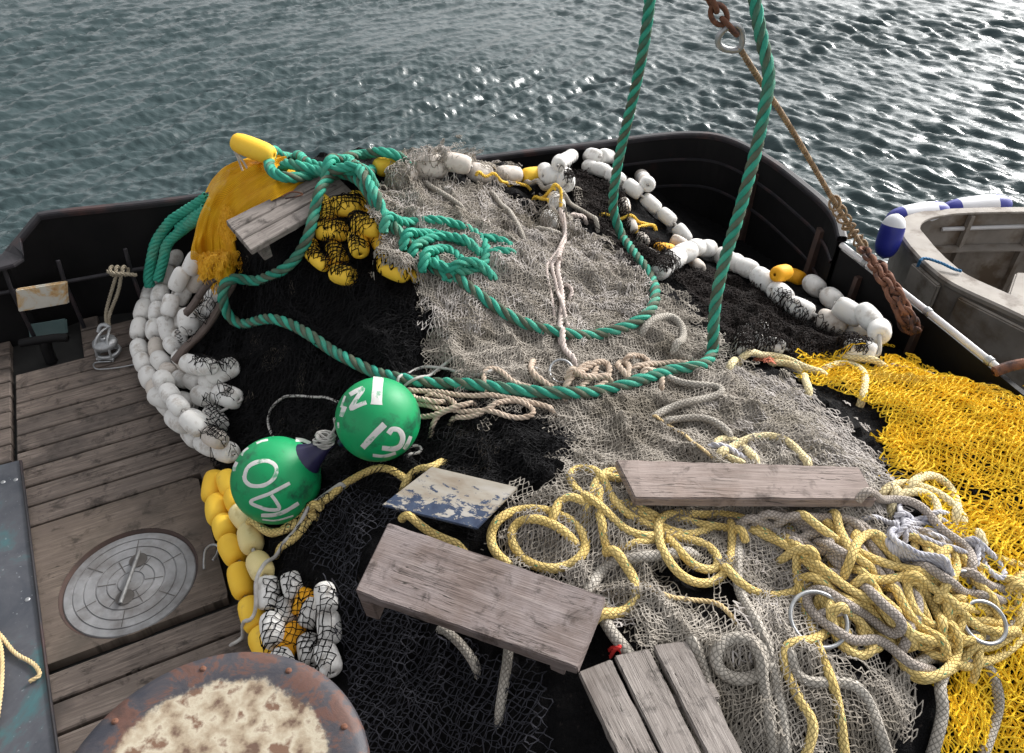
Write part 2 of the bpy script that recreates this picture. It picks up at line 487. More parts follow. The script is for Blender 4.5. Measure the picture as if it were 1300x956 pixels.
def m_wood(name, cols, grain=1.0, rough=.75, crack=True, bs=.5, stain=None):
    m, nt, b = mat(name)
    v = coord(nt, 'UV', (2.0 * grain, 30 * grain, 1))
    vk = coord(nt, 'UV', (1, 1, 1))
    g = noise(nt, v, 2.2, 8, .6, .9)
    vf = coord(nt, 'UV', (6, 160, 1))
    fine = noise(nt, vf, 1.5, 4, .6, .2)
    mott = noise(nt, vk, 5, 6, .65, .3)
    col = ramp(nt, g, [(.25, cols[0]), (.5, cols[1]), (.75, cols[2])])
    col = mix(nt, ramp(nt, fine, [(.3, .55), (.6, 0.)]), col, tuple(c * .45 for c in cols[0]))
    col = mix(nt, ramp(nt, mott, [(.38, .0), (.66, .85)]), col, cols[3])
    mot2 = noise(nt, vk, 11, 5, .7, .5)
    col = mix(nt, ramp(nt, mot2, [(.54, .0), (.66, .75)]), col, tuple(c * .4 for c in cols[0]))
    # knots
    vo = nd(nt, 'ShaderNodeTexVoronoi', _Scale=1.0, _Randomness=1.0); nt.links.new(coord(nt, 'UV', (3.1, 9, 1)), vo.inputs['Vector'])
    kn = ramp(nt, vo.outputs['Distance'], [(.05, 1.), (.13, 0.)])
    col = mix(nt, mth(nt, 'MULTIPLY', kn, .35), col, tuple(c * .7 for c in cols[0]))
    if crack:
        vc = coord(nt, 'UV', (1.2, 26, 1)); ck = noise(nt, vc, 3.0, 3, .5, .6)
        ckr = ramp(nt, ck, [(.485, 0.), (.497, 1.), (.503, 1.), (.515, 0.)])
        msk = ramp(nt, noise(nt, vk, 4, 2), [(.5, 0.), (.6, 1.)])
        ckf = mth(nt, 'MULTIPLY', ckr, msk)
        col = mix(nt, mth(nt, 'MULTIPLY', ckf, .85), col, (.02, .016, .012))
    if stain:
        st = ramp(nt, noise(nt, vk, 3.2, 4), [(.52, 0.), (.68, .75)])
        col = mix(nt, st, col, stain)
    nt.links.new(col, b.inputs['Base Color']); b.inputs['Roughness'].default_value = rough
    b.inputs['Specular IOR Level'].default_value = .3
    h = mth(nt, 'ADD', mth(nt, 'MULTIPLY', g, .5), mth(nt, 'MULTIPLY', fine, .7))
    if crack: h = mth(nt, 'SUBTRACT', h, mth(nt, 'MULTIPLY', ckf, 1.5))
    bump(nt, b, h, bs, .004)
    return m

def m_braid(name, c1, c2, fleck, rep, rough=.8):
    """braided rope: u runs in metres, v once round"""
    m, nt, b = mat(name)
    tc = nd(nt, 'ShaderNodeTexCoord'); sx = nd(nt, 'ShaderNodeSeparateXYZ'); nt.links.new(tc.outputs['UV'], sx.inputs[0])
    u = mth(nt, 'MULTIPLY', sx.outputs[0], rep * 1.9 * 2 * math.pi); w = mth(nt, 'MULTIPLY', sx.outputs[1], 2 * math.pi * 6)
    s1 = mth(nt, 'ABSOLUTE', mth(nt, 'SINE', mth(nt, 'MULTIPLY', mth(nt, 'ADD', u, w), .5))); s2 = mth(nt, 'ABSOLUTE', mth(nt, 'SINE', mth(nt, 'MULTIPLY', mth(nt, 'SUBTRACT', u, w), .5)))
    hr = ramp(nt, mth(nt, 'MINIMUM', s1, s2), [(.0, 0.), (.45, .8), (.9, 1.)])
    vo = coord(nt, 'Object')
    n1 = noise(nt, vo, 9, 6, .65)
    col = mix(nt, ramp(nt, n1, [(.32, 0.), (.68, 1.)]), c1, c2)
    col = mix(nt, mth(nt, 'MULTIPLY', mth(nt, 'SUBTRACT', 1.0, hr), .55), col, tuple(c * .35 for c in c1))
    if fleck is not None:
        vv = coord(nt, 'UV', (22, 5, 1), (0, 0, .5)); fk = nd(nt, 'ShaderNodeTexVoronoi', _Scale=1.0)
        nt.links.new(vv, fk.inputs['Vector'])
        col = mix(nt, ramp(nt, fk.outputs['Distance'], [(.13, .8), (.17, 0.)]), col, fleck)
    nt.links.new(col, b.inputs['Base Color']); b.inputs['Roughness'].default_value = rough
    b.inputs['Specular IOR Level'].default_value = .2
    hh = mth(nt, 'ADD', hr, mth(nt, 'MULTIPLY', noise(nt, vo, 150, 3), .6))
    bump(nt, b, hh, .8, .004)
    return m

M = {}
M['deck_wood'] = m_wood('deck_wood', [(.065, .05, .042), (.18, .142, .120), (.33, .272, .235), (.125, .10, .085)], 1, .7, True, .6, (.06, .05, .045))
M['panel_wood'] = m_wood('panel_wood', [(.09, .07, .055), (.16, .125, .10), (.24, .19, .16), (.11, .085, .07)], .7, .7, True, .4, (.06, .05, .04))
M['board_wood'] = m_wood('board_wood', [(.09, .065, .055), (.19, .145, .13), (.34, .285, .26), (.28, .24, .235)], .8, .75, True, .8, (.14, .10, .08))
M['board_wood2'] = m_wood('board_wood_pale', [(.17, .125, .105), (.27, .215, .19), (.38, .32, .29), (.31, .25, .225)], .8, .75, True, .7, (.2, .14, .11))
M['grey_wood'] = m_wood('grey_wood', [(.12, .10, .09), (.26, .23, .21), (.42, .38, .35), (.24, .21, .19)], 1.1, .8, True, .7, (.10, .08, .07))
M['hoop_wood'] = m_wood('hoop_wood', [(.07, .05, .04), (.13, .095, .08), (.22, .17, .145), (.12, .09, .08)], 1, .6, True, .4)
M['black_steel'] = m_generic('black_steel', (.0035, .0035, .004), (.007, .0065, .007), 6, .6, .35, .004, 0, (.022, .010, .008), 3.5, (.64, .76), .18)
M['rail_steel'] = m_generic('rail_steel', (.012, .012, .015), (.03, .026, .03), 12, .5, .3, .003, .0, (.06, .026, .022), 3, (.52, .7), .3)
M['rust'] = m_generic('rust', (.10, .045, .03), (.22, .10, .06), 30, .85, .6, .004, .0, (.05, .03, .028), 9, (.5, .6), .3)
M['rust_stiff'] = m_generic('rusty_stiffener', (.025, .016, .014), (.07, .035, .026), 9, .7, .4, .004)
M['galv'] = m_generic('galvanised', (.28, .285, .29), (.42, .43, .44), 40, .45, .2, .002, .6, (.25, .2, .17), 8, (.62, .75))
M['lid'] = m_generic('lid_metal', (.17, .17, .175), (.27, .27, .275), 14, .6, .35, .003, .0, (.11, .10, .095), 5, (.46, .66))
M['dark'] = m_generic('dark_void', (.008, .008, .008), (.016, .015, .014), 10, .8, .2, .003)
M['hole'] = m_generic('finger_hole', (.05, .045, .04), (.09, .08, .075), 20, .7, .2, .003)
M['black_net'] = m_generic('black_netting', (.002, .002, .0024), (.006, .0055, .006), 60, .85, 1.0, .008, 0, (.035, .028, .025), 45, (.62, .72), .12, 'Object', 160)
M['black_twine'] = m_generic('black_twine', (.003, .003, .0035), (.009, .0085, .0095), 40, .75, 0, 0, spec=.15)
M['ink_twine'] = m_generic('blue_black_twine', (.02, .02, .026), (.045, .045, .054), 25, .8, 0, 0, spec=.2)
M['brown_twine'] = m_generic('brown_black_twine', (.008, .006, .0055), (.022, .016, .014), 25, .85, 0, 0, spec=.15)
M['grey_twine'] = m_generic('grey_twine', (.22, .195, .165), (.43, .39, .34), 5, .85, 0, 0, 0, (.20, .175, .14), 2.2, (.5, .62), .2)
M['pale_twine'] = m_generic('pale_twine', (.33, .30, .275), (.52, .48, .45), 7, .85, 0, 0, 0, (.30, .26, .22), 3, (.52, .66), .2)
M['yellow_twine'] = m_generic('yellow_twine', (.80, .51, .016), (.90, .63, .04), 6, .55, 0, 0, 0, (.62, .42, .06), 3, (.55, .7), .3)
M['float_white'] = m_generic('float_white', (.66, .64, .61), (.80, .79, .77), 7, .65, .35, .004, 0, (.38, .33, .28), 13, (.53, .70), .3)
M['float_dirty'] = m_generic('float_dirty_white', (.50, .44, .38), (.70, .65, .60), 9, .7, .25, .003, 0, (.28, .2, .14), 10, (.52, .7), .3)
M['float_yellow'] = m_generic('float_yellow', (.86, .50, .035), (.92, .60, .06), 5, .6, .25, .003, 0, (.62, .36, .08), 14, (.62, .78), .3)
M['float_pale'] = m_generic('float_pale_yellow', (.74, .60, .26), (.82, .70, .38), 5, .6, .25, .003, 0, (.5, .38, .15), 14, (.55, .75), .3)
M['float_orange'] = m_generic('float_orange', (.84, .36, .01), (.90, .44, .02), 5, .6, .25, .003, 0, (.5, .22, .02), 14, (.62, .78), .3)
M['teal'] = m_generic('teal_rope', (.018, .22, .155), (.055, .40, .28), 14, .7, .7, .003, 0, (.10, .16, .11), 7, (.5, .75), .25, 'Object', 120)
M['teal_brown'] = m_generic('teal_rope_brown_strand', (.065, .085, .06), (.12, .135, .095), 18, .8, .7, .003, 0, (.05, .2, .14), 6, (.5, .7), .2, 'Object', 120)
M['beige'] = m_generic('beige_rope', (.44, .34, .26), (.62, .51, .41), 18, .85, .6, .002, 0, (.30, .23, .17), 7, (.5, .72), .2, 'Object', 160)
M['cord'] = m_generic('grey_cord', (.36, .34, .32), (.55, .53, .50), 30, .8, .4, .002)
M['hank'] = m_generic('hank_rope', (.40, .39, .42), (.62, .61, .64), 20, .8, .5, .002, 0, (.22, .23, .30), 18, (.5, .68), .2, 'Object', 150)
M['straw'] = m_generic('straw_cord', (.55, .40, .18), (.72, .56, .32), 20, .8, .4, .002)
M['yellow_rope'] = m_braid('yellow_rope', (.66, .47, .15), (.86, .67, .29), (.04, .36, .22), 26)
M['pale_yellow_rope'] = m_braid('pale_yellow_rope', (.80, .65, .34), (.90, .79, .52), (.04, .36, .22), 26)
M['grey_rope'] = m_braid('grey_rope', (.36, .31, .27), (.50, .44, .39), None, 40)
M['fat_rope'] = m_braid('old_white_rope', (.34, .305, .26), (.54, .50, .44), None, 30)
M['steel_blue'] = None; M['debris'] = m_generic('bleached_twine', (.03, .027, .024), (.14, .12, .10), 30, .85, 0, 0, spec=.1); M['hsteel'] = m_generic('dull_steel', (.10, .10, .10), (.22, .22, .22), 30, .6, .2, .002, .3); M['orange_twine'] = m_generic('orange_twine', (.70, .36, .01), (.85, .48, .02), 20, .7, 0, 0); M['ycord'] = m_generic('bright_yellow_cord', (.75, .45, .03), (.85, .58, .08), 20, .7, .3, .002)
M['alu'] = m_generic('skiff_aluminium', (.16, .14, .12), (.33, .295, .26), 3.0, .6, .3, .004, .0, (.13, .095, .065), 3.2, (.47, .62))
M['alu_light'] = m_generic('skiff_gunwale', (.21, .185, .16), (.36, .325, .285), 5, .7, .3, .004, .0, (.13, .10, .075), 6, (.50, .64))
M['pipe'] = m_generic('white_pipe', (.50, .49, .49), (.66, .65, .66), 8, .5, .3, .003, .1, (.26, .17, .13), 6, (.60, .72))
M['wire'] = m_generic('tarred_wire', (.16, .10, .055), (.34, .23, .13), 30, .7, .5, .003)
M['buoy'] = m_generic('buoy_green', (.0, .23, .075), (.004, .34, .115), 4, .48, .25, .003, 0, (.01, .09, .045), 11, (.52, .68), .4)
M['buoy_neck'] = m_generic('buoy_neck', (.012, .010, .04), (.025, .022, .08), 10, .4, .2, .002)
M['paint'] = m_generic('white_paint', (.58, .57, .55), (.74, .73, .70), 30, .7, .3, .002, 0, (.12, .34, .20), 26, (.53, .64))
M['fender_white'] = m_generic('fender_white', (.72, .72, .74), (.80, .80, .82), 6, .45, .1, .002)
M['fender_blue'] = m_generic('fender_blue', (.015, .02, .22), (.03, .04, .32), 6, .4, .1, .002)
M['lime'] = m_generic('lime_twine', (.25, .6, .03), (.35, .75, .06), 20, .7, 0, 0)
M['red'] = m_generic('red_twine', (.6, .02, .02), (.7, .05, .04), 20, .7, 0, 0)
M['coral'] = m_generic('coral_twine', (.75, .22, .12), (.8, .32, .2), 20, .7, 0, 0)
M['blue_rope'] = m_generic('blue_rope', (.02, .13, .28), (.04, .2, .4), 30, .7, .3, .002)

def m_blueplate():
    m, nt, b = mat('painted_deck_plate'); v = coord(nt, 'Object')
    f = noise(nt, v, 3.2, 8, .65, .3)
    col = ramp(nt, f, [(.42, (.045, .050, .062)), (.54, (.075, .078, .09)), (.62, (.05, .12, .13)), (.74, (.09, .17, .175))])
    col = mix(nt, ramp(nt, noise(nt, v, 60, 3), [(.66, 0.), (.72, .6)]), col, (.3, .32, .33))
    nt.links.new(col, b.inputs['Base Color']); b.inputs['Roughness'].default_value = .45
    bump(nt, b, f, .3, .004); return m
M['steel_blue'] = m_blueplate()
def m_plate():
    m, nt, b = mat('painted_ply'); uv = coord(nt, 'UV', (1, 1, 1))
    tc = nd(nt, 'ShaderNodeTexCoord'); sx = nd(nt, 'ShaderNodeSeparateXYZ'); nt.links.new(tc.outputs['UV'], sx.inputs[0])
    f = noise(nt, coord(nt, 'UV', (7, 14, 1)), 2.5, 10, .72, .4)
    k = mth(nt, 'ADD', f, mth(nt, 'MULTIPLY', sx.outputs[1], -1.15))
    msk = ramp(nt, k, [(.495, 0.), (.515, 1.)])
    base = ramp(nt, noise(nt, coord(nt, 'UV', (3, 9, 1)), 2, 6), [(.3, (.26, .20, .14)), (.5, (.38, .34, .28)), (.7, (.46, .43, .39))])
    blue = ramp(nt, noise(nt, uv, 30, 4), [(.3, (.02, .033, .075)), (.7, (.05, .075, .13))])
    col = mix(nt, msk, base, blue)
    nt.links.new(col, b.inputs['Base Color']); b.inputs['Roughness'].default_value = .6
    bump(nt, b, msk, .3, .002); return m
M['plate'] = m_plate()
def m_orange_net():
    m, nt, b = mat('fine_orange_netting')
    v = coord(nt, 'UV', (1, 1, 1))
    sx = nd(nt, 'ShaderNodeSeparateXYZ'); nt.links.new(v, sx.inputs[0])
    k = 2 * math.pi * 120
    a = mth(nt, 'SINE', mth(nt, 'MULTIPLY', mth(nt, 'ADD', sx.outputs[0], sx.outputs[1]), k))
    c = mth(nt, 'SINE', mth(nt, 'MULTIPLY', mth(nt, 'SUBTRACT', sx.outputs[0], sx.outputs[1]), k))
    g = mth(nt, 'MAXIMUM', a, c)
    al = ramp(nt, g, [(.0, .6), (.5, 1.)])
    f = noise(nt, coord(nt, 'Object'), 7, 5, .6, .5)
    st = noise(nt, coord(nt, 'UV', (4, 40, 1)), 1.5, 5, .6, 1.0)
    col = mix(nt, ramp(nt, f, [(.3, 0.), (.7, 1.)]), (.78, .36, .005), (.88, .50, .012))
    col = mix(nt, ramp(nt, st, [(.35, .35), (.6, 0.)]), col, (.50, .20, .004))
    nt.links.new(col, b.inputs['Base Color']); nt.links.new(al, b.inputs['Alpha'])
    b.inputs['Roughness'].default_value = .6; b.inputs['Specular IOR Level'].default_value = .2
    bump(nt, b, mth(nt, 'ADD', g, mth(nt, 'MULTIPLY', st, 3)), .5, .004); return m
M['orange_net'] = m_orange_net()
def m_drum():
    m, nt, b = mat('drum_paint'); v = coord(nt, 'Object')
    tc = nd(nt, 'ShaderNodeTexCoord'); ln = nd(nt, 'ShaderNodeVectorMath', operation='LENGTH'); 
    mp = nd(nt, 'ShaderNodeMapping'); mp.inputs['Scale'].default_value = (1, 1, 0); nt.links.new(tc.outputs['Object'], mp.inputs[0]); nt.links.new(mp.outputs[0], ln.inputs[0])
    f = noise(nt, v, 9, 8, .7, .4)
    rim = ramp(nt, f, [(.40, (.025, .026, .036)), (.50, (.045, .040, .046)), (.55, (.10, .045, .032)), (.66, (.055, .028, .022))])
    cr = ramp(nt, noise(nt, v, 16, 6), [(.36, (.10, .055, .035)), (.44, (.28, .22, .15)), (.55, (.42, .37, .28)), (.62, (.14, .075, .045))])
    k = mth(nt, 'ADD', ln.outputs['Value'], mth(nt, 'MULTIPLY', noise(nt, v, 14, 6, .7), .08))
    msk = ramp(nt, k, [(.292, 1.), (.302, 0.)])
    nt.links.new(mix(nt, msk, rim, cr), b.inputs['Base Color']); b.inputs['Roughness'].default_value = .6
    bump(nt, b, f, .5, .006); return m
M['drum'] = m_drum()
def m_wplate():
    m, nt, b = mat('stained_white_paint'); v = coord(nt, 'Object')
    f = noise(nt, v, 9, 7, .65, .6)
    nt.links.new(ramp(nt, f, [(.32, (.42, .17, .05)), (.42, (.60, .42, .22)), (.50, (.62, .59, .52)), (.75, (.68, .66, .6))]), b.inputs['Base Color'])
    b.inputs['Roughness'].default_value = .55; bump(nt, b, f, .3, .004); return m
M['stained'] = m_wplate()
def m_water():
    m, nt, b = mat('harbour_water'); v = coord(nt, 'Object')
    b.inputs['Base Color'].default_value = (.034, .055, .058, 1)
    b.inputs['Roughness'].default_value = .10; b.inputs['IOR'].default_value = 1.333
    n1 = noise(nt, coord(nt, 'Object', (1, 2.2, 1), (0, 0, R(35))), 9, 4, .55, .4)
    bump(nt, b, n1, .35, .03); return m
M['water'] = m_water()

# ------------------------------------------------------------------ light and sky
SUN_EL, SUN_AZ = 33.0, 48.0          # azimuth from +Y towards +X
w = bpy.data.worlds.new('World'); SC.world = w; w.use_nodes = True
nt = w.node_tree; nt.nodes.clear()
sky = nt.nodes.new('ShaderNodeTexSky'); sky.sky_type = 'NISHITA'; sky.sun_disc = False
sky.sun_elevation = R(SUN_EL); sky.sun_rotation = R(SUN_AZ); sky.dust_density = 4.0; sky.air_density = 1.0; sky.ozone_density = 1.0
hs = nt.nodes.new('ShaderNodeHueSaturation'); hs.inputs['Saturation'].default_value = .10
bg = nt.nodes.new('ShaderNodeBackground'); bg.inputs[1].default_value = .15
ow = nt.nodes.new('ShaderNodeOutputWorld')
nt.links.new(sky.outputs[0], hs.inputs['Color']); nt.links.new(hs.outputs[0], bg.inputs[0]); nt.links.new(bg.outputs[0], ow.inputs[0])
sl = bpy.data.lights.new('sun', 'SUN'); sl.energy = 1.6; sl.angle = R(11); sl.color = (1, .97, .93)
so = bpy.data.objects.new('sun', sl); COL.objects.link(so)
dv = Vector((math.sin(R(SUN_AZ)) * math.cos(R(SUN_EL)), math.cos(R(SUN_AZ)) * math.cos(R(SUN_EL)), math.sin(R(SUN_EL))))
so.rotation_euler = dv.to_track_quat('Z', 'Y').to_euler(); so.location = dv * 10
vs = SC.view_settings; vs.view_transform = 'Standard'; vs.look = 'None'; vs.gamma = 1; vs.exposure = 0.85; vs.use_curve_mapping = False

# ------------------------------------------------------------------ water
ZW = -1.25
def water():
    rr = np.concatenate([np.geomspace(1.5, 3.2, 14, endpoint=False), np.geomspace(3.2, 26, 620, endpoint=False), np.geomspace(26, 4500, 60)])
    th = np.concatenate([np.linspace(-math.pi, R(-42), 60, endpoint=False), np.linspace(R(-42), R(42), 620, endpoint=False), np.linspace(R(42), math.pi, 60)])
    RR, TH = np.meshgrid(rr, th)
    x = RR * np.sin(TH); y = RR * np.cos(TH)
    rs = np.random.default_rng(3)
    z = np.zeros_like(x)
    t = np.clip((x + 1.5) / 6, 0, 1)
    for g, wgt in ((0, 1 - t), (1, t)):
        zz = np.zeros_like(x)
        for k in range(46):
            lam = math.exp(rs.uniform(math.log(.09), math.log(.85)))
            d = (R(128) if g == 0 else R(58)) + rs.normal(0, .42)
            kk = 2 * math.pi / lam
            ph = kk * (x * math.cos(d) + y * math.sin(d)) + rs.uniform(0, 6.28) + 1.6 * fbm(x, y, lam * 7, 70 + k % 6, 2)
            s = np.sin(ph)
            zz += .0074 * lam ** .86 * (1 - 2 * np.abs(s) ** 1.15 if k % 2 else s)
        z += zz * wgt
    z *= (.65 + 1.3 * np.clip(fbm(x, y, 2.6, 90, 2) + .45, 0, 1.1))
    z *= np.clip((60 - RR) / 30, 0, 1)
    V = np.stack([x, y, z + 0 * ZW], -1).reshape(-1, 3)
    nr = len(rr); i = (np.arange(len(th) - 1)[:, None] * nr + np.arange(nr - 1)[None, :])
    Q = np.stack([i, i + 1, i + nr + 1, i + nr], -1).reshape(-1, 4)[:, ::-1]
    o = link('water', mesh_np('water', V, Q, [M['water']], None, None, True), None, (0, 0, ZW))
    tag(o, kind='structure')
water()

# ------------------------------------------------------------------ boat: bulwark
def sweep_wall(name, pts, prof_fn, m, parent):
    """pts: xy,z of the rail line; prof_fn(i)-> list of (inward, z) ; closed profile"""
    pts = np.array(pts); n = len(pts)
    T = np.gradient(pts[:, :2], axis=0); T /= np.linalg.norm(T, axis=1)[:, None]
    N = np.stack([T[:, 1], -T[:, 0]], 1)    # right of travel = inward
    acc = Acc(); rows = []
    for i in range(n):
        pr = prof_fn(i, pts[i, 2])
        rows.append([[pts[i, 0] + N[i, 0] * a, pts[i, 1] + N[i, 1] * a, z] for a, z in pr])
    V = np.array(rows); k = V.shape[1]
    i = np.arange(n - 1)[:, None] * k; j = np.arange(k)[None, :]; j2 = (j + 1) % k
    Q = np.stack([i + j, i + j2, i + k + j2, i + k + j], -1).reshape(-1, 4)
    acc.add(V.reshape(-1, 3), Q, V.reshape(-1, 3)[:, [0, 2]])
    cap = [list(range(k))]
    o = acc.obj(name, [m], parent=parent, smooth=False)
    return o
far_px = [(-330,392,.48),(-120,352,.48),(4,326,.48),(10,320,.485),(14,315,.50),(46,276,.612),(50,272,.62),(56,271,.62),(100,266,.62),(150,261,.62),(245,250,.62),(400,228,.62),(520,212,.62),(640,196,.62),(760,181,.62),(830,172,.62),(875,169,.62),(912,172,.62),(945,184,.62),(985,208,.62),(1022,237,.62),(1046,258,.62),(1060,277,.62),(1066,300,.60)]
farw = np.array([onz(*p) for p in far_px])
farw = catmull(farw, .05)
bw = empty('bulwark', (float(farw[:, 0].mean()), float(farw[:, 1].mean()), 0), 'black steel bulwark wall with rounded corner running round the stern behind the nets', 'bulwark')
sweep_wall('wall', farw, lambda i, z: [(.0, z - .012), (.0, -.05), (-.09, -1.35), (-.12, -1.35), (-.035, -.05), (-.03, z - .012)], M['black_steel'], bw)
sweep_wall('rail', farw, lambda i, z: [(.008, z - .03), (.010, z - .014), (.008, z - .004), (.0, z + .002), (-.028, z + .002), (-.04, z - .004), (-.04, z - .026), (-.028, z - .03)] if z > .52 else
           [(.11, z - .02), (.11, z - .01), (.106, z + .0), (.0, z + .002), (-.028, z + .002), (-.04, z - .004), (-.04, z - .026), (-.028, z - .03)], M['rail_steel'], bw)
msk = farw[:, 0] > .4
for dz_ in (.16, .34):
    sweep_wall('stringer', farw[msk], lambda i, z: [(.003, .62 - dz_), (.012, .617 - dz_), (.012, .605 - dz_), (.003, .602 - dz_)], M['rail_steel'], bw)
# stiffeners against the inner face at the corner
def plate_at(p, d, w_, h0, h1, dep, m, parent, name):
    """a thin upright plate standing out from the wall"""
    d = Vector((d[0], d[1], 0)).normalized(); s = Vector((-d.y, d.x, 0)) * w_ / 2
    p = Vector((p[0], p[1], 0))
    t4 = [p - s + Vector((0, 0, h1)), p + s + Vector((0, 0, h1)), p + s + d * dep * .55 + Vector((0, 0, h1)), p - s + d * dep * .55 + Vector((0, 0, h1))]
    b4 = [p - s + Vector((0, 0, h0)), p + s + Vector((0, 0, h0)), p + s + d * dep + Vector((0, 0, h0)), p - s + d * dep + Vector((0, 0, h0))]
    a = Acc(); V = np.array([list(v) for v in t4 + b4])
    a.add(V, [(0, 1, 2, 3), (7, 6, 5, 4), (0, 4, 5, 1), (1, 5, 6, 2), (2, 6, 7, 3), (3, 7, 4, 0)])
    return a.obj(name, [m], parent=parent, smooth=False)
n_ = len(farw)
for q in (n_ - 6, n_ - 20):
    T = farw[q + 1] - farw[q - 1]; Nn = (T[1], -T[0])
    plate_at(farw[q], Nn, .05, 0, .50, .04, M['rust_stiff'], bw, 'stiffener')

# right side: low wall with a pipe rail
rp = [onz(1068, 312, .55), onz(1175, 395, .55), onz(1286, 484, .55), onz(1420, 590, .55)]
rpw = catmull(np.array(rp), .06)
sb = empty('side_bulwark', (float(rpw[:, 0].mean()), float(rpw[:, 1].mean()), 0), 'low black side wall of the boat under the white pipe rail', 'bulwark')
sweep_wall('wall', rpw, lambda i, z: [(.0, z - .02), (.0, -.05), (-.06, -1.35), (-.09, -1.35), (-.025, -.05), (-.025, z - .02)], M['black_steel'], sb)
for k in range(3, len(rpw) - 2, 7):
    T = rpw[k + 1] - rpw[k - 1]
    plate_at(rpw[k] + np.array([0, 0, 0]), (T[1], -T[0]), .025, 0, .48, .05, M['rust_stiff'], sb, 'stiffener')
a = Acc(); i0 = 0
pp = rpw[rpw[:, 1] > onz(1278, 478, .55)[1]].copy(); pp[:, 2] = .555
tube(a, pp, .015, 12)
pr = a.obj('pipe_rail', [M['pipe']], 'scuffed white pipe rail along the right side wall of the boat', 'rail')
a = Acc()
for k in (3, 10, 17):
    c = pp[min(k, len(pp) - 2)]; T = pp[1] - pp[0]; T /= np.linalg.norm(T)
    tube(a, np.array([c - T * .012, c + T * .012]), .020, 12)
a.obj('collar', [M['galv']], parent=pr)
e0 = pp[-1]; a = Acc()
tube(a, catmull(np.array([e0 + [-.02, .0, -.01], e0 + [.10, .02, .02], e0 + [.45, .03, .03], e0 + [.9, .05, .03]]), .05), .022, 12)
a.obj('handrail_stub', [M['rust']], 'rusty brown pipe end joining the white pipe rail at the right edge', 'pipe')

# pipe and stanchions on the left inside the bulwark
lp = empty('guard_rail', tuple(onz(80, 420, 0)), 'thin black guard rail on uprights in front of the left bulwark', 'rail')
g0 = ony(-60, 383, 3.3); g1 = ony(82, 358, 3.52); g2 = ony(166, 343, 3.62); g3 = ony(190, 340, 3.66)
a = Acc(); tube(a, catmull(np.array([g0, g1, g2, g3]), .05), .011, 8); a.obj('bar', [M['rail_steel']], parent=lp)
for g in (g0 + np.array([.25, .1, 0]), g1, g2):
    a = Acc(); tube(a, np.array([[g[0], g[1], 0], [g[0], g[1], g[2] + .01], [g[0], g[1] + .02, g[2] + .12]]), .011, 8); a.obj('upright', [M['rail_steel']], parent=lp)
# stained plate bolted on the wall
def quad_on_y(px4, y0, y1, th, name, m, label, cat):
    q = [ony(px4[i][0], px4[i][1], (y0, y1, y1, y0)[i]) for i in range(4)]
    c = (q[0] + q[2]) / 2
    return slab(name, [Vector(v) for v in q], th, m, None, .006, down=(0, 1, 0), label=label, cat=cat)
quad_on_y([(19, 368), (84, 358), (87, 386), (23, 397)], 3.38, 3.50, .02, 'painted_plate', M['stained'], 'rust-stained cream plate on the inside of the left bulwark', 'plate')

# ------------------------------------------------------------------ deck
O = onz(16, 476, 0); A1 = onz(40, 650, 0); A2 = onz(255, 590, 0); B2 = onz(61, 860, 0)
ang = math.atan2(A2[1] - A1[1], A2[0] - A1[0])
sang = math.atan2(B2[1] - O[1], B2[0] - O[0]) + math.pi / 2
da = Vector((math.cos((ang + sang) / 2), math.sin((ang + sang) / 2), 0)); db = Vector((da.y, -da.x, 0))
print('deck angles', math.degrees(ang), math.degrees(sang))
Ov = Vector(O)
def dpt(s, t, z=0): return Ov + da * s + db * t + Vector((0, 0, z))
pE = Vector(onz(41, 668, 0)); PW = ((pE - Ov).dot(db)) / 9.0
print('plank width', PW)
a = Acc()
V = [dpt(-2.5, -2.2, -.05), dpt(4.6, -2.2, -.05), dpt(4.6, 3.2, -.05), dpt(-2.5, 3.2, -.05)]
deck = empty('deck', tuple(dpt(0, 0, -.05)), None, None, None, 'structure')
def clip_far(p):  # keep planks inside the far wall
    return p
wall_o = farw
def wall_y(x): 
    o = np.argsort(farw[:, 0]); return np.interp(x, farw[o, 0], farw[o, 1])
def s_limit(t):
    """first s (to the left) and last s at which the plank row t is inside the wall"""
    s = np.arange(-2.6, 3.4, .02); x = O[0] + da.x * s + db.x * t; y = O[1] + da.y * s + db.y * t
    ok = y < wall_y(x) - .05
    return s[ok].min() if ok.any() else None, s[ok].max() if ok.any() else None
hatch_c = Vector(onz(166, 733, 0)); hs_, ht_ = (hatch_c - Ov).dot(da), (hatch_c - Ov).dot(db)
pn = [Vector(onz(*q)) for q in ((41.5, 670), (244, 628), (283, 786), (61, 844.5))]
ps0, ps1 = .0, (pn[1] - Ov).dot(da); pt0, pt1 = (pn[0] - Ov).dot(db), (pn[3] - Ov).dot(db)
print('panel', ps0, ps1, pt0, pt1, 'hatch', hs_, ht_)
rows = range(-9, 26)
DW = M['deck_wood']
plankmesh = Acc()
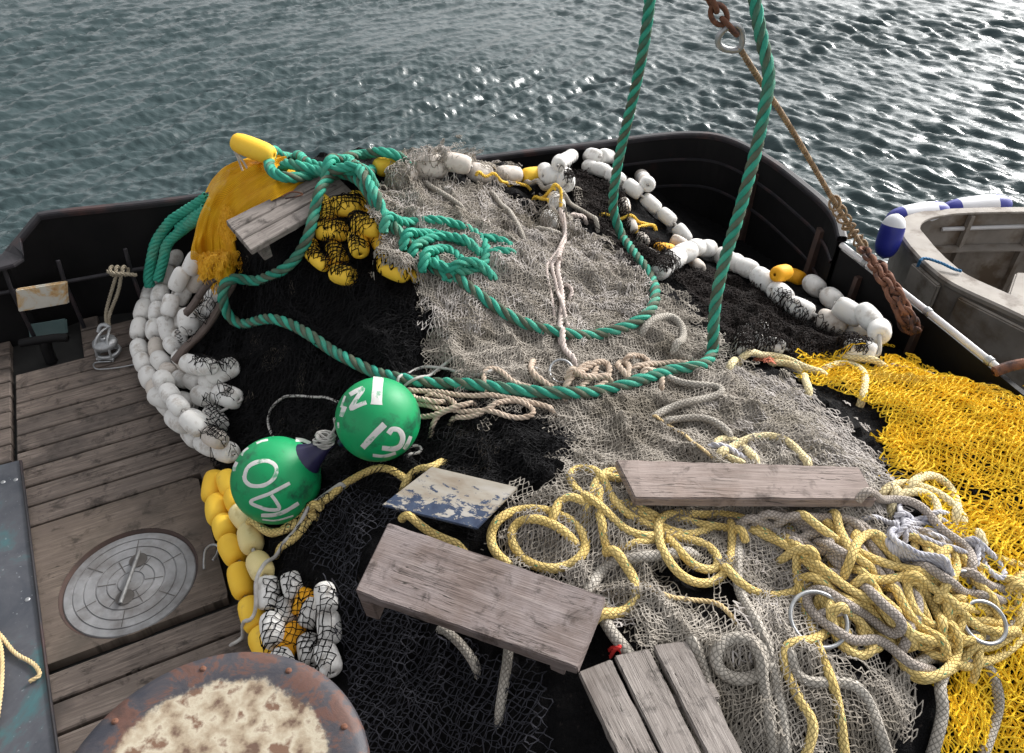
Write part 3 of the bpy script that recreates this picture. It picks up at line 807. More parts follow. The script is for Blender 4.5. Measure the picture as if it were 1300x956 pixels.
def plank(s0, s1, t0, t1, z=0.0):
    """one board with small chamfers"""
    if s1 - s0 < .03 or t1 - t0 < .01: return
    g = .006; c = .005; z += random.uniform(-.002, .002)
    a_ = [(s0 + g, t0 + g), (s1 - g, t0 + g), (s1 - g, t1 - g), (s0 + g, t1 - g)]
    b_ = [(s0 + g + c, t0 + g + c), (s1 - g - c, t0 + g + c), (s1 - g - c, t1 - g - c), (s0 + g + c, t1 - g - c)]
    V = [dpt(s, t, z) for s, t in b_] + [dpt(s, t, z - c) for s, t in a_] + [dpt(s, t, -.045) for s, t in a_]
    Fq = [(3, 2, 1, 0)]
    for i in range(4):
        j = (i + 1) % 4
        Fq += [(i, j, 4 + j, 4 + i), (4 + i, 4 + j, 8 + j, 8 + i)]
    uo = random.random() * 30, random.random() * 30
    U = [((v - Ov).dot(da) + uo[0], (v - Ov).dot(db) + uo[1]) for v in V]
    plankmesh.add([list(v) for v in V], Fq, U)
pocket_s0, pocket_s1 = .0, (Vector(onz(104, 446, 0)) - Ov).dot(da)
for r_ in rows:
    t0 = r_ * PW; t1 = t0 + PW
    lo, hi = s_limit(t0)
    if lo is None: continue
    lo = max(lo, -2.4)
    s_r = min(hi, .95 + .25 * (r_ + 9) / 20)
    # left block
    if lo < -.01: plank(max(lo, -1.6), -.006, t0 + PW * .35, t1 + PW * .35)
    if t1 <= 0.002:                                   # alongside the mooring pocket
        if t0 < -PW * 4.2: plank(max(lo, .0), s_r, t0, t1)
        else: plank(max(pocket_s1, lo), s_r, t0, t1)
    elif t0 >= pt0 - .02 and t1 <= pt1 + PW * .5 + .02: continue
    else: plank(.006, 1.9, t0, t1)
plankmesh.obj('planking', [DW], parent=deck, smooth=False)
a = Acc(); a.add([list(dpt(-3, -2.0, -.05)), list(dpt(5, -2.0, -.05)), list(dpt(5, 5, -.05)), list(dpt(-3, 5, -.05))], [(3, 2, 1, 0)])
# underlay follows the wall so that it never pokes through
under = [tuple(p[:2]) for p in farw if p[0] < 1.75]
me = bpy.data.meshes.new('underlay'); bm = bmesh.new()
vv = [bm.verts.new((x - deck.location.x, y - deck.location.y, -.048 - deck.location.z)) for x, y in under] 
vv += [bm.verts.new((x - deck.location.x, y - deck.location.y, -.048 - deck.location.z)) for x, y in [tuple(p[:2]) for p in rpw] + [(2.9, -.5), (-3.6, -.5)]]
f = bm.faces.new(vv); bm.normal_update()
if f.normal.z < 0: f.normal_flip()
bmesh.ops.triangulate(bm, faces=bm.faces[:]); bm.to_mesh(me); bm.free(); me.materials.append(M['dark'])
link('underlay', me, deck)

# mooring cleat in the pocket
c = onz(62, 452, 0); a = Acc()
tube(a, catmull(np.array([c + [0, 0, -.04], c + [0, .01, .05], c + [.01, .02, .10]]), .02), .03, 12)
tube(a, catmull(np.array([c + [-.10, -.02, .10], c + [-.05, -.01, .105], c + [.06, .02, .105], c + [.12, .03, .10]]), .02), .022, 12)
a.obj('mooring_bitt', [M['black_steel']], 'black mooring bitt in the dark pocket by the left bulwark', 'bitt')
# freeing port: solid pale slab, the water's reflection painted in its colour
fp = [ony(35, 413, 3.44), ony(84, 405, 3.50), ony(86, 424, 3.50), ony(38, 431, 3.44)]
slab('freeing_port', [Vector(v) for v in fp], .01, m_generic('port_reflection', (.10, .16, .16), (.16, .22, .22), 6, .25, .1, .002), None, .008, down=(0, 1, 0), label='freeing port painted with pale green water reflection low in the left bulwark above the bitt', cat='port')

# hatch panel and lid
pan = empty('hatch', tuple(dpt(hs_, ht_, 0)), 'round grey metal deck hatch set in a square wooden panel', 'hatch')
Rl = .0
e1 = Vector(onz(83, 745, 0)); e2 = Vector(onz(249, 722, 0)); Rl = (e2 - e1).length / 2 * 1.0
hc = Vector(onz(165, 737, 0))
print('lid radius', Rl)
def ring_face(name, rin, rout_pts, z, m, parent, th=.045):
    n = 96; acc = Acc(); V = []; Fq = []
    for k in range(n):
        t = 2 * math.pi * k / n; d = Vector((math.cos(t), math.sin(t), 0))
        V.append(list(hc + d * rin + Vector((0, 0, z))))
        V.append(list(hc + d * rin + Vector((0, 0, z - th))))
        # outer square hit
        ps = (hc - Ov).dot(da); pt = (hc - Ov).dot(db); ds, dt = d.dot(da), d.dot(db)
        cand = []
        if ds > 1e-6: cand.append((rout_pts[1] - ps) / ds)
        if ds < -1e-6: cand.append((rout_pts[0] - ps) / ds)
        if dt > 1e-6: cand.append((rout_pts[3] - pt) / dt)
        if dt < -1e-6: cand.append((rout_pts[2] - pt) / dt)
        V.append(list(hc + d * min(cand) + Vector((0, 0, z)))); V.append(list(hc + d * min(cand) + Vector((0, 0, z - th))))
    for k in range(n):
        a_, b_ = 4 * k, 4 * ((k + 1) % n)
        Fq += [(a_, a_ + 2, b_ + 2, b_), (b_ + 1, a_ + 1, a_, b_), (a_ + 2, a_ + 3, b_ + 3, b_ + 2)]
    U = [((Vector(v) - Ov).dot(da), (Vector(v) - Ov).dot(db)) for v in V]
    acc.add(V, Fq, U)
    return acc.obj(name, [m], parent=parent, smooth=False)
rows_in = int(round((pt1 - pt0) / PW))
ring_face('panel', Rl * 1.05, (ps0 + .012, ps1 + .04, pt0 + .005, pt1 + .0), .004, M['panel_wood'], pan)
for t_ in np.arange(pt1 + .004, pt1 + PW * 1.6, PW):
    pass
def disc(acc, c, prof, n=64, m=0):
    V = []; k = len(prof)
    for i in range(n):
        t = 2 * math.pi * i / n
        for (r, z) in prof: V.append([c[0] + r * math.cos(t), c[1] + r * math.sin(t), c[2] + z])
    Q = []
    for i in range(n):
        for j in range(k - 1):
            Q.append((i * k + j, i * k + j + 1, ((i + 1) % n) * k + j + 1, ((i + 1) % n) * k + j))
    acc.add(V, [q[::-1] for q in Q], [(v[0], v[1]) for v in V], m)
a = Acc(); prof = [(.002, .0)]
for q in (.2, .36, .52, .7, .86):
    prof += [(Rl * q - .003, 0), (Rl * q - .0015, -.004), (Rl * q + .0015, -.004), (Rl * q + .003, 0)]
prof += [(Rl - .004, 0), (Rl, -.004), (Rl, -.03)]
disc(a, hc + Vector((0, 0, -.008)), prof, 96)
lid = a.obj('lid', [M['lid']], parent=pan, smooth=False)
a = Acc()
for k in range(12):
    t = k * math.pi / 6 + .2
    d = Vector((math.cos(t), math.sin(t), 0)); s = Vector((-d.y, d.x, 0)) * .0018
    for (r0, r1) in ((.22, .5), (.54, .84)):
        if (k + int(r0 * 10)) % 2: continue
        z = Vector((0, 0, -.0065))
        V = [hc + d * Rl * r0 - s + z, hc + d * Rl * r1 - s + z, hc + d * Rl * r1 + s + z, hc + d * Rl * r0 + s + z]
        a.add([list(v) for v in V], [(0, 1, 2, 3)])
a.obj('groove', [M['hole']], parent=lid, smooth=False)
a = Acc(); disc(a, hc + Vector((0, 0, -.018)), [(Rl * 1.0, .004), (Rl * 1.045, .020)], 96); a.obj('gasket', [M['rust_stiff']], parent=pan, smooth=False)
h1, h2 = Vector(onz(178, 702, 0)), Vector(onz(154, 768, 0))
for q in (Vector(onz(175, 710, 0)), Vector(onz(158, 757, 0))):
    a = Acc(); disc(a, q + Vector((0, 0, -.0055)), [(.001, 0), (.032, 0), (.035, .001)], 28); a.obj('finger_hole', [M['hole']], parent=lid, smooth=False)
a = Acc(); tube(a, catmull(np.array([h1 + Vector((0, 0, .012)), h2 + Vector((0, 0, .012))]), .02), .008, 10); a.obj('handle', [M['hsteel']], parent=lid)

# strip right of the hatch, small shackle on the deck
s_a, s_b = ps1 + .055, ps1 + .12
slab('timber_batten', [dpt(s_a, pt0 - .02, .03), dpt(s_b, pt0 - .02, .03), dpt(s_b + .02, pt1 + .15, .03), dpt(s_a + .02, pt1 + .15, .03)], .05, M['panel_wood'], label='narrow timber batten between the round hatch and the yellow floats', cat='batten')
c = onz(266, 708, .035)
a = Acc(); tube(a, catmull(np.array([c + [.0, -.06, .01], c + [-.012, -.02, .01], c + [-.02, .03, .012], c + [.0, .055, .012], c + [.025, .045, .012], c + [.03, .01, .01], c + [.022, -.02, .01]]), .008), .006, 8)
a.obj('deck_shackle', [M['galv']], 'small open shackle lying beside the round hatch', 'shackle')
# blue painted steel plate
bp = [Vector(onz(-70, 608, .012)), Vector(onz(27, 583, .012)), Vector(onz(64, 885, .012)), Vector(onz(95, 1100, .012)), Vector(onz(-300, 1150, .012)), Vector(onz(-260, 700, .012))]
dp = slab('deck_plate', bp, .016, M['steel_blue'], None, .003, label='worn blue-grey steel plate bolted on the deck at the left edge', cat='plate')
for q in ((20, 609), (35, 761), (4, 612)):
    p = onz(q[0], q[1], .013); a = Acc(); disc(a, Vector(p), [(.001, .003), (.008, .003), (.010, 0)], 14)
    a.obj('bolt', [M['galv']], parent=dp)
e_ = [Vector(onz(26, 585, .02)), Vector(onz(63, 880, .02)), Vector(onz(95, 1100, .02))]
a = Acc(); tube(a, catmull(np.array([list(v) for v in e_]), .05) + [0, 0, .0], .006, 8); a.obj('edge_trim', [M['rail_steel']], parent=dp)
a = Acc(); q = catmull(np.array([onz(*p) for p in ((-20, 790, .02), (0, 806, .02), (20, 830, .02), (45, 845, .02), (50, 862, .02), (30, 868, .02))]), .02); twist(a, q + [0, 0, .006], .008); 
q = catmull(np.array([onz(*p) for p in ((-5, 800, .03), (3, 830, .03), (2, 880, .02), (-10, 960, .02))]), .02); twist(a, q + [0, 0, .006], .008)
a.obj('cord', [M['straw']], 'thin straw-coloured cord lying on the blue plate at bottom left', 'cord')

# snatch block with tie
c = onz(140, 452, 0)
blk = empty('snatch_block', tuple(c), 'galvanised pulley block standing on the deck planks at left', 'pulley')
a = Acc(); disc(a, Vector(c) + Vector((0, 0, .085)), [(.001, .022), (.03, .022), (.058, .016), (.062, .0), (.058, -.016), (.001, -.02)], 32); a.obj('sheave', [M['galv']], parent=blk)
a = Acc(); disc(a, Vector(c) + Vector((0, 0, .03)), [(.045, .0), (.05, .012), (.062, .012), (.066, 0), (.05, -.02)], 32); a.obj('base_ring', [M['galv']], parent=blk)
a = Acc()
for s in (-1, 1):
    tube(a, catmull(np.array([c + [s * .035, -.05, .005], c + [s * .035, -.045, .07], c + [s * .03, -.02, .118], c + [s * .02, .04, .13], c + [s * .01, .075, .125]]), .01), .007, 8)
tube(a, np.array([c + [0, 0, .09], c + [0, 0, .118]]), .014, 10)
tube(a, np.array([c + [-.045, -.05, .02], c + [.045, -.05, .02]]), .007, 8)
a.obj('strap', [M['galv']], parent=blk)
a = Acc(); tube(a, catmull(np.array([c + [-.06, .08, .10], c + [-.045, .095, .13], c + [-.02, .10, .13], c + [0, .09, .12]]), .01), .012, 8); a.obj('shackle', [M['galv']], parent=blk)
a = Acc(); tube(a, catmull(np.array([c + [.03, -.06, .012], c + [-.05, -.07, .01], c + [-.02, -.12, .01], c + [.08, -.11, .01], c + [.2, -.07, .01]]), .01), .0035, 6); a.obj('tail_wire', [M['galv']], parent=blk)
a = Acc(); k0 = ony(152, 346, 3.56)
twist(a, catmull(np.array([c + [-.01, .09, .12], ony(135, 395, 3.5), ony(146, 355, 3.55), k0 + [0, 0, .02]]), .02), .010)
twist(a, catmull(np.array([k0 + [0.01, 0, .0], ony(150, 370, 3.52), ony(139, 400, 3.48), c + [.0, .085, .12]]), .02), .010)
for s in (-.04, -.01, .025):
    tt = np.linspace(0, 2 * math.pi * 1.1, 14); twist(a, np.stack([k0[0] + s + .006 * tt / 3, k0[1] + .026 * np.cos(tt), k0[2] + .022 * np.sin(tt) + .01], 1), .010)
twist(a, catmull(np.array([k0 + [-.05, -.02, .02], k0 + [.0, -.04, .02], k0 + [.05, -.03, .01], k0 + [.09, -.01, -.01]]), .02), .011)
a.obj('tie_rope', [m_generic('khaki_rope', (.24, .20, .14), (.38, .33, .25), 30, .85, .5, .002)], 'short khaki rope tying the pulley block up to the guard rail', 'rope')

# rusty drum head in the foreground
dc = onz(264, 1008, .86)
dr = empty('winch_drum', (dc[0], dc[1], 0), 'rusty round winch drum head with flaking cream top in the foreground', 'winch')
a = Acc(); disc(a, Vector(dc), [(q_[0] * 1.2, q_[1]) for q_ in [(.001, -.006), (.15, -.006), (.20, -.004), (.235, .0), (.26, .0), (.278, -.008), (.283, -.022), (.27, -.035), (.2, -.05), (.15, -.09)]], 96)
o = a.obj('drum_head', [M['drum']], parent=dr); 
o.data.transform(Matrix.Translation(o.location + dr.location - Vector(dc))); o.location = Vector(dc) - dr.location
a = Acc(); disc(a, Vector((dc[0], dc[1], 0)), [(.15, dc[2] - .09), (.12, dc[2] - .2), (.12, .15), (.2, .03), (.22, -.04)], 48); a.obj('barrel', [M['rust']], parent=dr)
for k in range(9):
    t = k * 2 * math.pi / 9 + .5; q = Vector(dc) + Vector((.30 * math.cos(t), .30 * math.sin(t), .0)); a = Acc(); disc(a, q, [(.001, .004), (.006, .004), (.008, 0)], 12); a.obj('rivet', [M['rust']], parent=o if False else dr)

# ------------------------------------------------------------------ heap foundation (black net)
pile_px = [(262,300),(290,215),(350,200),(450,196),(545,200),(600,205),(640,212),(700,212),(760,196),(840,190),(900,190),(960,215),(1040,270),(1060,330),(1150,410),(1260,485),(1330,530),(1500,640),(1500,1150),(330,1150),(335,860),(312,760),(295,690),(290,620),(262,585),(215,520),(188,440),(194,380),(215,325)]
# (far and right edges run to the wall; left edge is the picture outline)
step = 2
sx_, sy_ = GX[::step, ::step], GY[::step, ::step]
sz = HM[::step, ::step]
wy = wall_y(sx_) - .01
wallpoly = [tuple(p[:2]) for p in farw] + [tuple(p[:2]) for p in rpw] + [(3.0, -1), (-4, -1)]
inw = inpoly(sx_, sy_, wallpoly)
qx, qy = proj(sx_, sy_, np.maximum(sz, .0))
lim = inw & (sz > .012) & ~((qx < 330) & ~inpoly(qx + 6 * fbm(sx_, sy_, .1, 4), qy, pile_px)) & (sy_ < wall_y(sx_) - .02)
szz = sz + .012 * fbm(sx_, sy_, .045, 12, 3)
nn, mm = sx_.shape
idx = np.arange(nn * mm).reshape(nn, mm)
q = np.stack([idx[:-1, :-1], idx[:-1, 1:], idx[1:, 1:], idx[1:, :-1]], -1)
ok = lim[:-1, :-1] & lim[:-1, 1:] & lim[1:, 1:] & lim[1:, :-1]
Q = q[ok]; used, inv = np.unique(Q, return_inverse=True)
Vp = np.stack([sx_, sy_, szz], -1).reshape(-1, 3)[used]
BN = Acc(); BN.add(Vp, inv.reshape(-1, 4), Vp[:, :2])
net(BN, [(290,330),(400,300),(520,340),(560,400),(545,450),(560,480),(600,500),(720,530),(735,575),(650,640),(600,690),(480,640),(400,600),(300,560),(262,500),(262,420)], .024, .020, 30, .0014, 3, 5, .11, .2, .012, .005, .016, m=2)
net(BN, [(290,340),(400,300),(540,345),(545,440),(560,480),(720,540),(735,575),(600,680),(480,640),(400,600),(300,560),(262,470)], .020, .016, 70, .0011, 1, 6, .05, .2, .008, .010, .012, drop=.82, m=1)
# ------------------------------------------------------------------ floats
def float_mesh(name, L, r, m, sq=1.0):
    prof = [(0.012, -.46), (.014, -.5), (.42, -.5), (.66, -.485), (.84, -.43), (.96, -.30), (1.0, -.12), (1.0, .12), (.96, .30), (.84, .43), (.66, .485), (.42, .5), (.014, .5), (.012, .46)]
    n = 20; V = []; Q = []; k = len(prof)
    for i in range(n):
        t = 2 * math.pi * i / n
        for (a_, b_) in prof:
            rr = a_ * r if a_ > .02 else .009
            V.append((b_ * L, rr * math.cos(t), rr * math.sin(t)))
    for i in range(n):
        for j in range(k - 1): Q.append((i * k + j, i * k + j + 1, ((i + 1) % n) * k + j + 1, ((i + 1) % n) * k + j))
    return mesh_np(name, V, Q, [m], [(v[0], math.atan2(v[2], v[1])) for v in V], None, True)
FL, FR = .138, .050
FM = {k: float_mesh('float_' + k, FL, FR, M['float_' + k]) for k in ('white', 'dirty', 'yellow', 'pale', 'orange')}

def float_at(parent, u, v, ang, kind, sc=1.0, tilt=None, lift=0.0, P3=None, D3=None):
    """a float lying on the heap at a picture point; ang = picture angle of its axis (degrees, 0 = right, 90 = down)"""
    r = FR * sc; L = FL * sc
    if P3 is None:
        c = cast([(u, v)], r * .8)[0]
        e = np.array([math.cos(R(ang)), math.sin(R(ang))]) * 14
        p0 = cast([(u - e[0], v - e[1])], r * .8, BASE)[0]; p1 = cast([(u + e[0], v + e[1])], r * .8, BASE)[0]
        D = p1 - p0; D[2] *= .8; D /= np.linalg.norm(D)
        c[2] += lift
        ss = np.linspace(-.4, .4, 5)[:, None] * L
        zneed = (hz(c[0] + D[0] * ss[:, 0], c[1] + D[1] * ss[:, 0]) + r * .75 - (c[2] + D[2] * ss[:, 0]))
        c[2] += np.clip(np.mean(np.maximum(zneed, 0)), 0, .05)
    else: c, D = P3, D3
    X = Vector(D); Z = Vector((0, 0, 1)); Yv = Z.cross(X).normalized(); Z = X.cross(Yv)
    rx = Matrix.Rotation(random.uniform(0, 6.28), 4, 'X')
    Mx = Matrix.Translation(Vector(c) - Vector(parent.location)) @ Matrix((X, Yv, Z)).transposed().to_4x4() @ rx @ Matrix.Diagonal((sc * random.uniform(.96, 1.05), sc * random.uniform(.96, 1.04), sc * random.uniform(.96, 1.04), 1))
    o = bpy.data.objects.new('float', FM[kind]); COL.objects.link(o); o.parent = parent; o.matrix_local = Mx
    ss = np.linspace(-.38, .38, 7)[:, None] * L
    stamp(np.array(c)[None] + np.array(D)[None] * ss, r)
    return np.array(c), np.array(D)

def float_line(name, label, cat, items, matl=M['cord'], group=None, rope=True, rr=.007, kind='white', walk=0, gap=1.10):
    """items: (u, v[, angle[, colour[, scale]]]) in order along the line; angle None = follow the line"""
    p0 = cast([items[0][:2]], 0)[0]
    root = empty(name, (float(p0[0]), float(p0[1]), float(p0[2])), label, cat, group)
    runs = [[]]
    if walk:
        q = catmull(np.array([it[:2] for it in items], float), 4.0)
        Q3 = gsm(cast(q, FR * walk * .8), 3); L_ = FL * walk * gap
        s_ = np.concatenate([[0], np.cumsum(np.linalg.norm(np.diff(Q3, axis=0), axis=1))])
        cen_ = np.arange(L_ / 2, s_[-1] + L_ * .3, L_)
        kinds = [it[3] if len(it) > 3 and it[3] else None for it in items]
        ip = np.concatenate([[0], np.cumsum(np.hypot(*np.diff(np.array([it[:2] for it in items], float), axis=0).T))]); ip /= ip[-1]
        for c_ in cen_:
            g = lambda t: np.array([np.interp(t, s_, Q3[:, k]) for k in range(3)])
            P_ = g(c_ + random.uniform(-.004, .004)); D_ = g(c_ + L_ * .42) - g(c_ - L_ * .42); D_ /= np.linalg.norm(D_)
            D_ = D_ + RNG.normal(0, .07, 3); D_ /= np.linalg.norm(D_)
            ss_ = np.linspace(-.4, .4, 5) * L_
            P_[2] += min(.04, max(0, float(np.mean(np.maximum(hz(P_[0] + D_[0] * ss_, P_[1] + D_[1] * ss_) + FR * walk * .8 - P_[2] - D_[2] * ss_, 0)))))
            kd = kinds[int(np.argmin(np.abs(ip - c_ / s_[-1])))]
            runs[-1].append(float_at(root, 0, 0, 0, kd or (kind if kind != 'white' or random.random() > .16 else 'dirty'), walk * random.uniform(.91, 1.05), P3=P_, D3=D_))
        items = []
    for i, it in enumerate(items):
        it = tuple(it) + (None,) * (5 - len(it))
        u, v, an, kd, sc = it
        if an is None:
            a_ = items[max(0, i - 1)]; b_ = items[min(len(items) - 1, i + 1)]
            an = math.degrees(math.atan2(b_[1] - a_[1], b_[0] - a_[0]))
        c, D = float_at(root, u, v, an, kd or kind, sc or 1.0)
        if runs[-1]:
            pv = runs[-1][-1]
            if np.linalg.norm(pv[0] - c) > .34: runs.append([])
            elif (c - pv[0]).dot(D) < 0: D = -D
        runs[-1].append((c, D))
    if rope:
        for rn in runs:
            if len(rn) < 2: continue
            a = Acc()
            pts = []
            for c, D in rn: pts += [c - D * .075, c - D * .02, c + D * .02, c + D * .075]
            tube(a, catmull(np.array(pts), .012), rr, 6)
            a.obj('line', [matl], parent=root)
    return root

# green fluffy rope behind the left floats (laid first)
def rope_obj(name, paths, r, mats, label, cat='rope', group=None, tw=True, n=3, pitch=None, sides=8, sink=.2, midx=(0, 0, 0), uscale=1.0, wob=0.0, fr=.50, sm=1.6, parent=None):
    a = Acc()
    for p in paths:
        rr = r
        if isinstance(p, dict): rr = p.get('r', r); p = p['p']
        Pt = lay(p, rr, sink, wob, True, sm)
        if tw: twist(a, Pt, rr, pitch or rr * 5.5, n, 6, midx, fr)
        else: tube(a, Pt, rr, sides, 0, True, uscale)
    return a.obj(name, mats, label, cat, group, parent)
def Z(ox, oy, s, pts): return [(ox + x / s, oy + y / s) for x, y in pts]
z3 = lambda p: Z(170, 150, 3.188, p)
z4 = lambda p: Z(400, 150, 3.54, p)
z5 = lambda p: Z(650, 150, 3.54, p)
z6 = lambda p: Z(700, 560, 3.113, p)
z7 = lambda p: Z(960, 560, 3.115, p)
z8 = lambda p: Z(900, 400, 3.25, p)
z9 = lambda p: Z(620, 340, 3.677, p)
za = lambda p: Z(400, 400, 3.413, p)
zb = lambda p: Z(160, 420, 3.413, p)
zc = lambda p: Z(420, 620, 3.421, p)
zd = lambda p: Z(220, 600, 3.58, p)

ac_ = Acc()
for pth in ([(262,255,3.72),(238,266,3.74),(216,282,3.74),(200,302,3.72),(193,326,3.68),(188,352,3.62),(192,372,3.58)], [(262,268,3.68),(236,288,3.70),(216,308,3.70),(206,332,3.66),(199,356,3.6)], [(262,262,3.70),(240,280,3.72),(222,300,3.72)]):
    q_ = catmull(np.array([ony(*p) for p in pth]), .03); q_ = q_ + gsm(RNG.normal(0, .012, q_.shape), 1.5); twist(ac_, q_, .029, .14, 5, 7, (0, 0, 0), .42)
ac_.obj('teal_rope', [M['teal']], 'fluffy dark teal rope hanging between bulwark and the left white floats', 'rope')

float_line('float_line', 'long line of white floats heaped along the left edge of the deck planks', 'float line',
  [(206,338),(196,362),(187,388),(178,414),(176,442),(184,468),(196,494),(212,516),(230,538),(246,556),(268,570),(294,578)], kind='white', walk=.92)
float_line('float_line', 'inner line of white floats beside the left edge line curling to the black net', 'float line',
  [(226,312),(222,336),(208,362),(202,390),(197,420),(200,448),(212,474),(238,486),(270,488)], kind='white', walk=.90)
float_line('float_line', 'two short rows of white floats running from the deck edge into the black net', 'float line',
  [(206,505,15),(236,512,20),(262,506,10),(285,478,-30),(290,506,20),(228,534,35),(250,540,30),(275,538,60)], kind='white')
float_line('float_line', 'short run of white floats leading up under the fine orange net', 'float line',
  [(258,345),(244,364),(232,385),(226,408),(230,436)], kind='white', walk=.88)
float_line('float_line', 'pair of white floats tucked beside the bottom edge of the fine orange net', 'float line', [(262,372),(250,392)], kind='white', walk=.85)
float_line('float_line', 'third line of white floats from the orange net down to the netted floats', 'float line',
  [(254,322),(238,348),(224,376),(215,404),(214,430),(224,452),(244,468),(266,474)], kind='white', walk=.86)
float_line('float_line', 'white floats beside the lower left bank running to the first yellow float', 'float line',
  [(205,478),(214,500),(228,520),(244,540),(264,556),(288,566)], kind='white', walk=.88)
# wooden hoop over the floats
hoop = [(226,474,.20),(232,464,.23),(249,441,.29),(270,411,.38),(286,384,.48),(298,358,.58),(293,346,.62),(279,350,.60),(258,374,.50),(246,398,.42),(240,412,.36)]
def ribbon_tube(acc, Pt, w_, h_, m=0):
    T, N, B = frames(gsm(Pt, 3)); up = np.array([0, 0, 1.0])
    S = np.cross(T, up); S /= np.linalg.norm(S, axis=1)[:, None]; U_ = np.cross(S, T)
    prof = [(-1, -1), (1, -1), (1.0, .7), (.8, 1), (-.8, 1), (-1, .7)]
    V = np.stack([Pt + S * a_ * w_ / 2 + U_ * b_ * h_ / 2 for a_, b_ in prof], 1); n = len(Pt); k = len(prof)
    s = np.arange(n) * .02; U = np.stack([np.repeat(s[:, None], k, 1), np.repeat(np.array([[q * .03 for q in range(k)]]), n, 0)], -1)
    i = np.arange(n - 1)[:, None] * k; j = np.arange(k)[None, :]; j2 = (j + 1) % k
    acc.add(V.reshape(-1, 3), np.stack([i + j, i + j2, i + k + j2, i + k + j], -1).reshape(-1, 4), U.reshape(-1, 2), m)
float_line('float_line', 'white floats lying inside the brown wooden hoop', 'float line',
  [(276,372,-55),(264,396,-50),(252,418,40),(240,410,80)], kind='white')
Pt = lay(hoop, .02, .2, 0, False, 1.5, False); Pt[:, 2] = gsm(Pt[:, 2], 4); Pt[:, 2] += np.clip((hz(Pt[:, 0], Pt[:, 1]) + .01 - Pt[:, 2]).max(), 0, .05)
a = Acc(); ribbon_tube(a, catmull(Pt[::3], .015), .042, .022); a.obj('wooden_hoop', [M['hoop_wood']], 'long bent brown wooden hoop lying across the left white floats', 'hoop'); stamp(Pt, .02)

float_line('float_line', 'outer row of bright yellow floats curving down beside the round hatch', 'float line',
  [(276,598),(270,621),(279,653),(291,684),(301,716),(311,751),(323,787),(338,818),(352,848),(362,882)], kind='yellow', walk=.98)
fl = float_line('float_line', 'inner row of floats fading from yellow to pale below the left green buoy', 'float line',
  [(284,598,80),(299,636,70),(313,664,75,'pale'),(321,694,78,'pale'),(336,735,55,'pale')], kind='yellow', walk=.95)
float_line('float_line', 'bunch of white and orange floats wrapped in black net near the winch drum', 'float bunch',
  [(341,756,85,None,.85),(347,801,80,None,.85),(371,744,75,None,.72),(364,778,75,None,.72),(386,765,-70,'orange',.7),(371,815,-65,'orange',.8),(396,782,-70,None,.75),(418,797,85,None,.8),(414,760,80,None,.75),(393,826,80,None,.8),(418,842,70,None,.8),(360,845,70,None,.8),(400,872,80,None,.8)], kind='white', rope=False)
float_line('float_line', 'netted yellow floats on the black net below the grey weathered board', 'float bunch',
  [(413,268,60),(461,258,20),(441,270,3),(485,306,60),(421,293,3),(467,289,12),(457,322,80,None,.9),(428,324,60,None,.85),(499,326,-40),(436,350,10,None,.9),(502,352,25),(530,347,80,None,.7),(396,318,70,None,.8),(408,340,40,None,.7)], kind='yellow', rope=False)
yf = ony(318, 196, 3.55)
root = empty('long_float', tuple(yf), 'single long yellow float on top of the fine orange net', 'float')
o = bpy.data.objects.new('float_body', float_mesh('long_float', .21, .050, M['float_yellow'])); COL.objects.link(o); o.parent = root
p1 = ony(307, 183, 3.55) ; p2 = ony(336, 194, 3.52); D = Vector(p2 - p1).normalized()
Yv = Vector((0, 0, 1)).cross(D).normalized(); o.matrix_local = Matrix.Translation(Vector((p1 + p2) / 2) - Vector(yf)) @ Matrix((D, Yv, D.cross(Yv))).transposed().to_4x4()
a = Acc(); tube(a, catmull(np.array([Vector(p1) - D * .045, Vector(p1) - D * .06 + Vector((0, 0, -.02)), Vector(p1) - D * .04 + Vector((.01, -.03, -.07)), Vector(p1) - D * .03 + Vector((.01, -.03, -.13))]), .01), .005, 6)
tube(a, catmull(np.array([Vector(p1) - D * .045, Vector(p1) - D * .05 + Vector((0, -.01, -.03)), Vector(p1) - D * .02 + Vector((.02, -.04, -.08)), Vector(p1) - D * .0 + Vector((.02, -.04, -.13))]), .01), .005, 6)
a.obj('string', [M['cord']], parent=root)

float_line('float_line', 'dirty floats trapped under grey net along the ridge of the heap', 'float line',
  [(493,211,-15,'yellow'),(512,226,-35),(548,213,0,None,1.15),(580,216,15),(609,220,15),(646,222,5,'dirty'),(676,228,-5,'yellow',.9),(693,226,60,'white',.9)], kind='dirty')
float_line('float_line', 'white floats strung in a zigzag below the far rail at upper right', 'float line',
  [(704,225,5,None,1.05),(717,239,80),(706,257,70,None,.9),(697,280,75,None,.9)], kind='white')
float_line('float_line', 'line of white floats running down the brown black net behind the hanging green rope', 'float line',
  [(744,210),(762,218),(780,228),(800,242),(820,257),(840,273),(866,302)], kind='white', rr=.008, walk=.86, gap=1.10)
float_line('float_line', 'short line of white floats nearest the far rail at the top of the mound', 'float line',
  [(708,214),(722,201),(746,196),(770,202),(792,208),(810,220),(822,236)], kind='white', rr=.008, walk=.86, gap=1.10)
float_line('float_line', 'dirty floats with one orange float buried in the brown black net below the hanging rope', 'float line',
  [(792,262,80,None,.7),(800,286,70,None,.7),(815,305,50,None,.75),(843,318,10,'orange',.8),(862,308,30,None,.7),(885,338,40,'dirty',.7)], kind='dirty', rope=False)
float_line('float_line', 'line of clean white floats crossing the brown black net towards the right wall', 'float line',
  [(832,350),(860,330),(890,318),(918,326),(942,342),(966,356),(990,378),(1018,397),(1050,411),(1084,420),(1108,424)], kind='white', rr=.009, walk=1.03, gap=1.05)
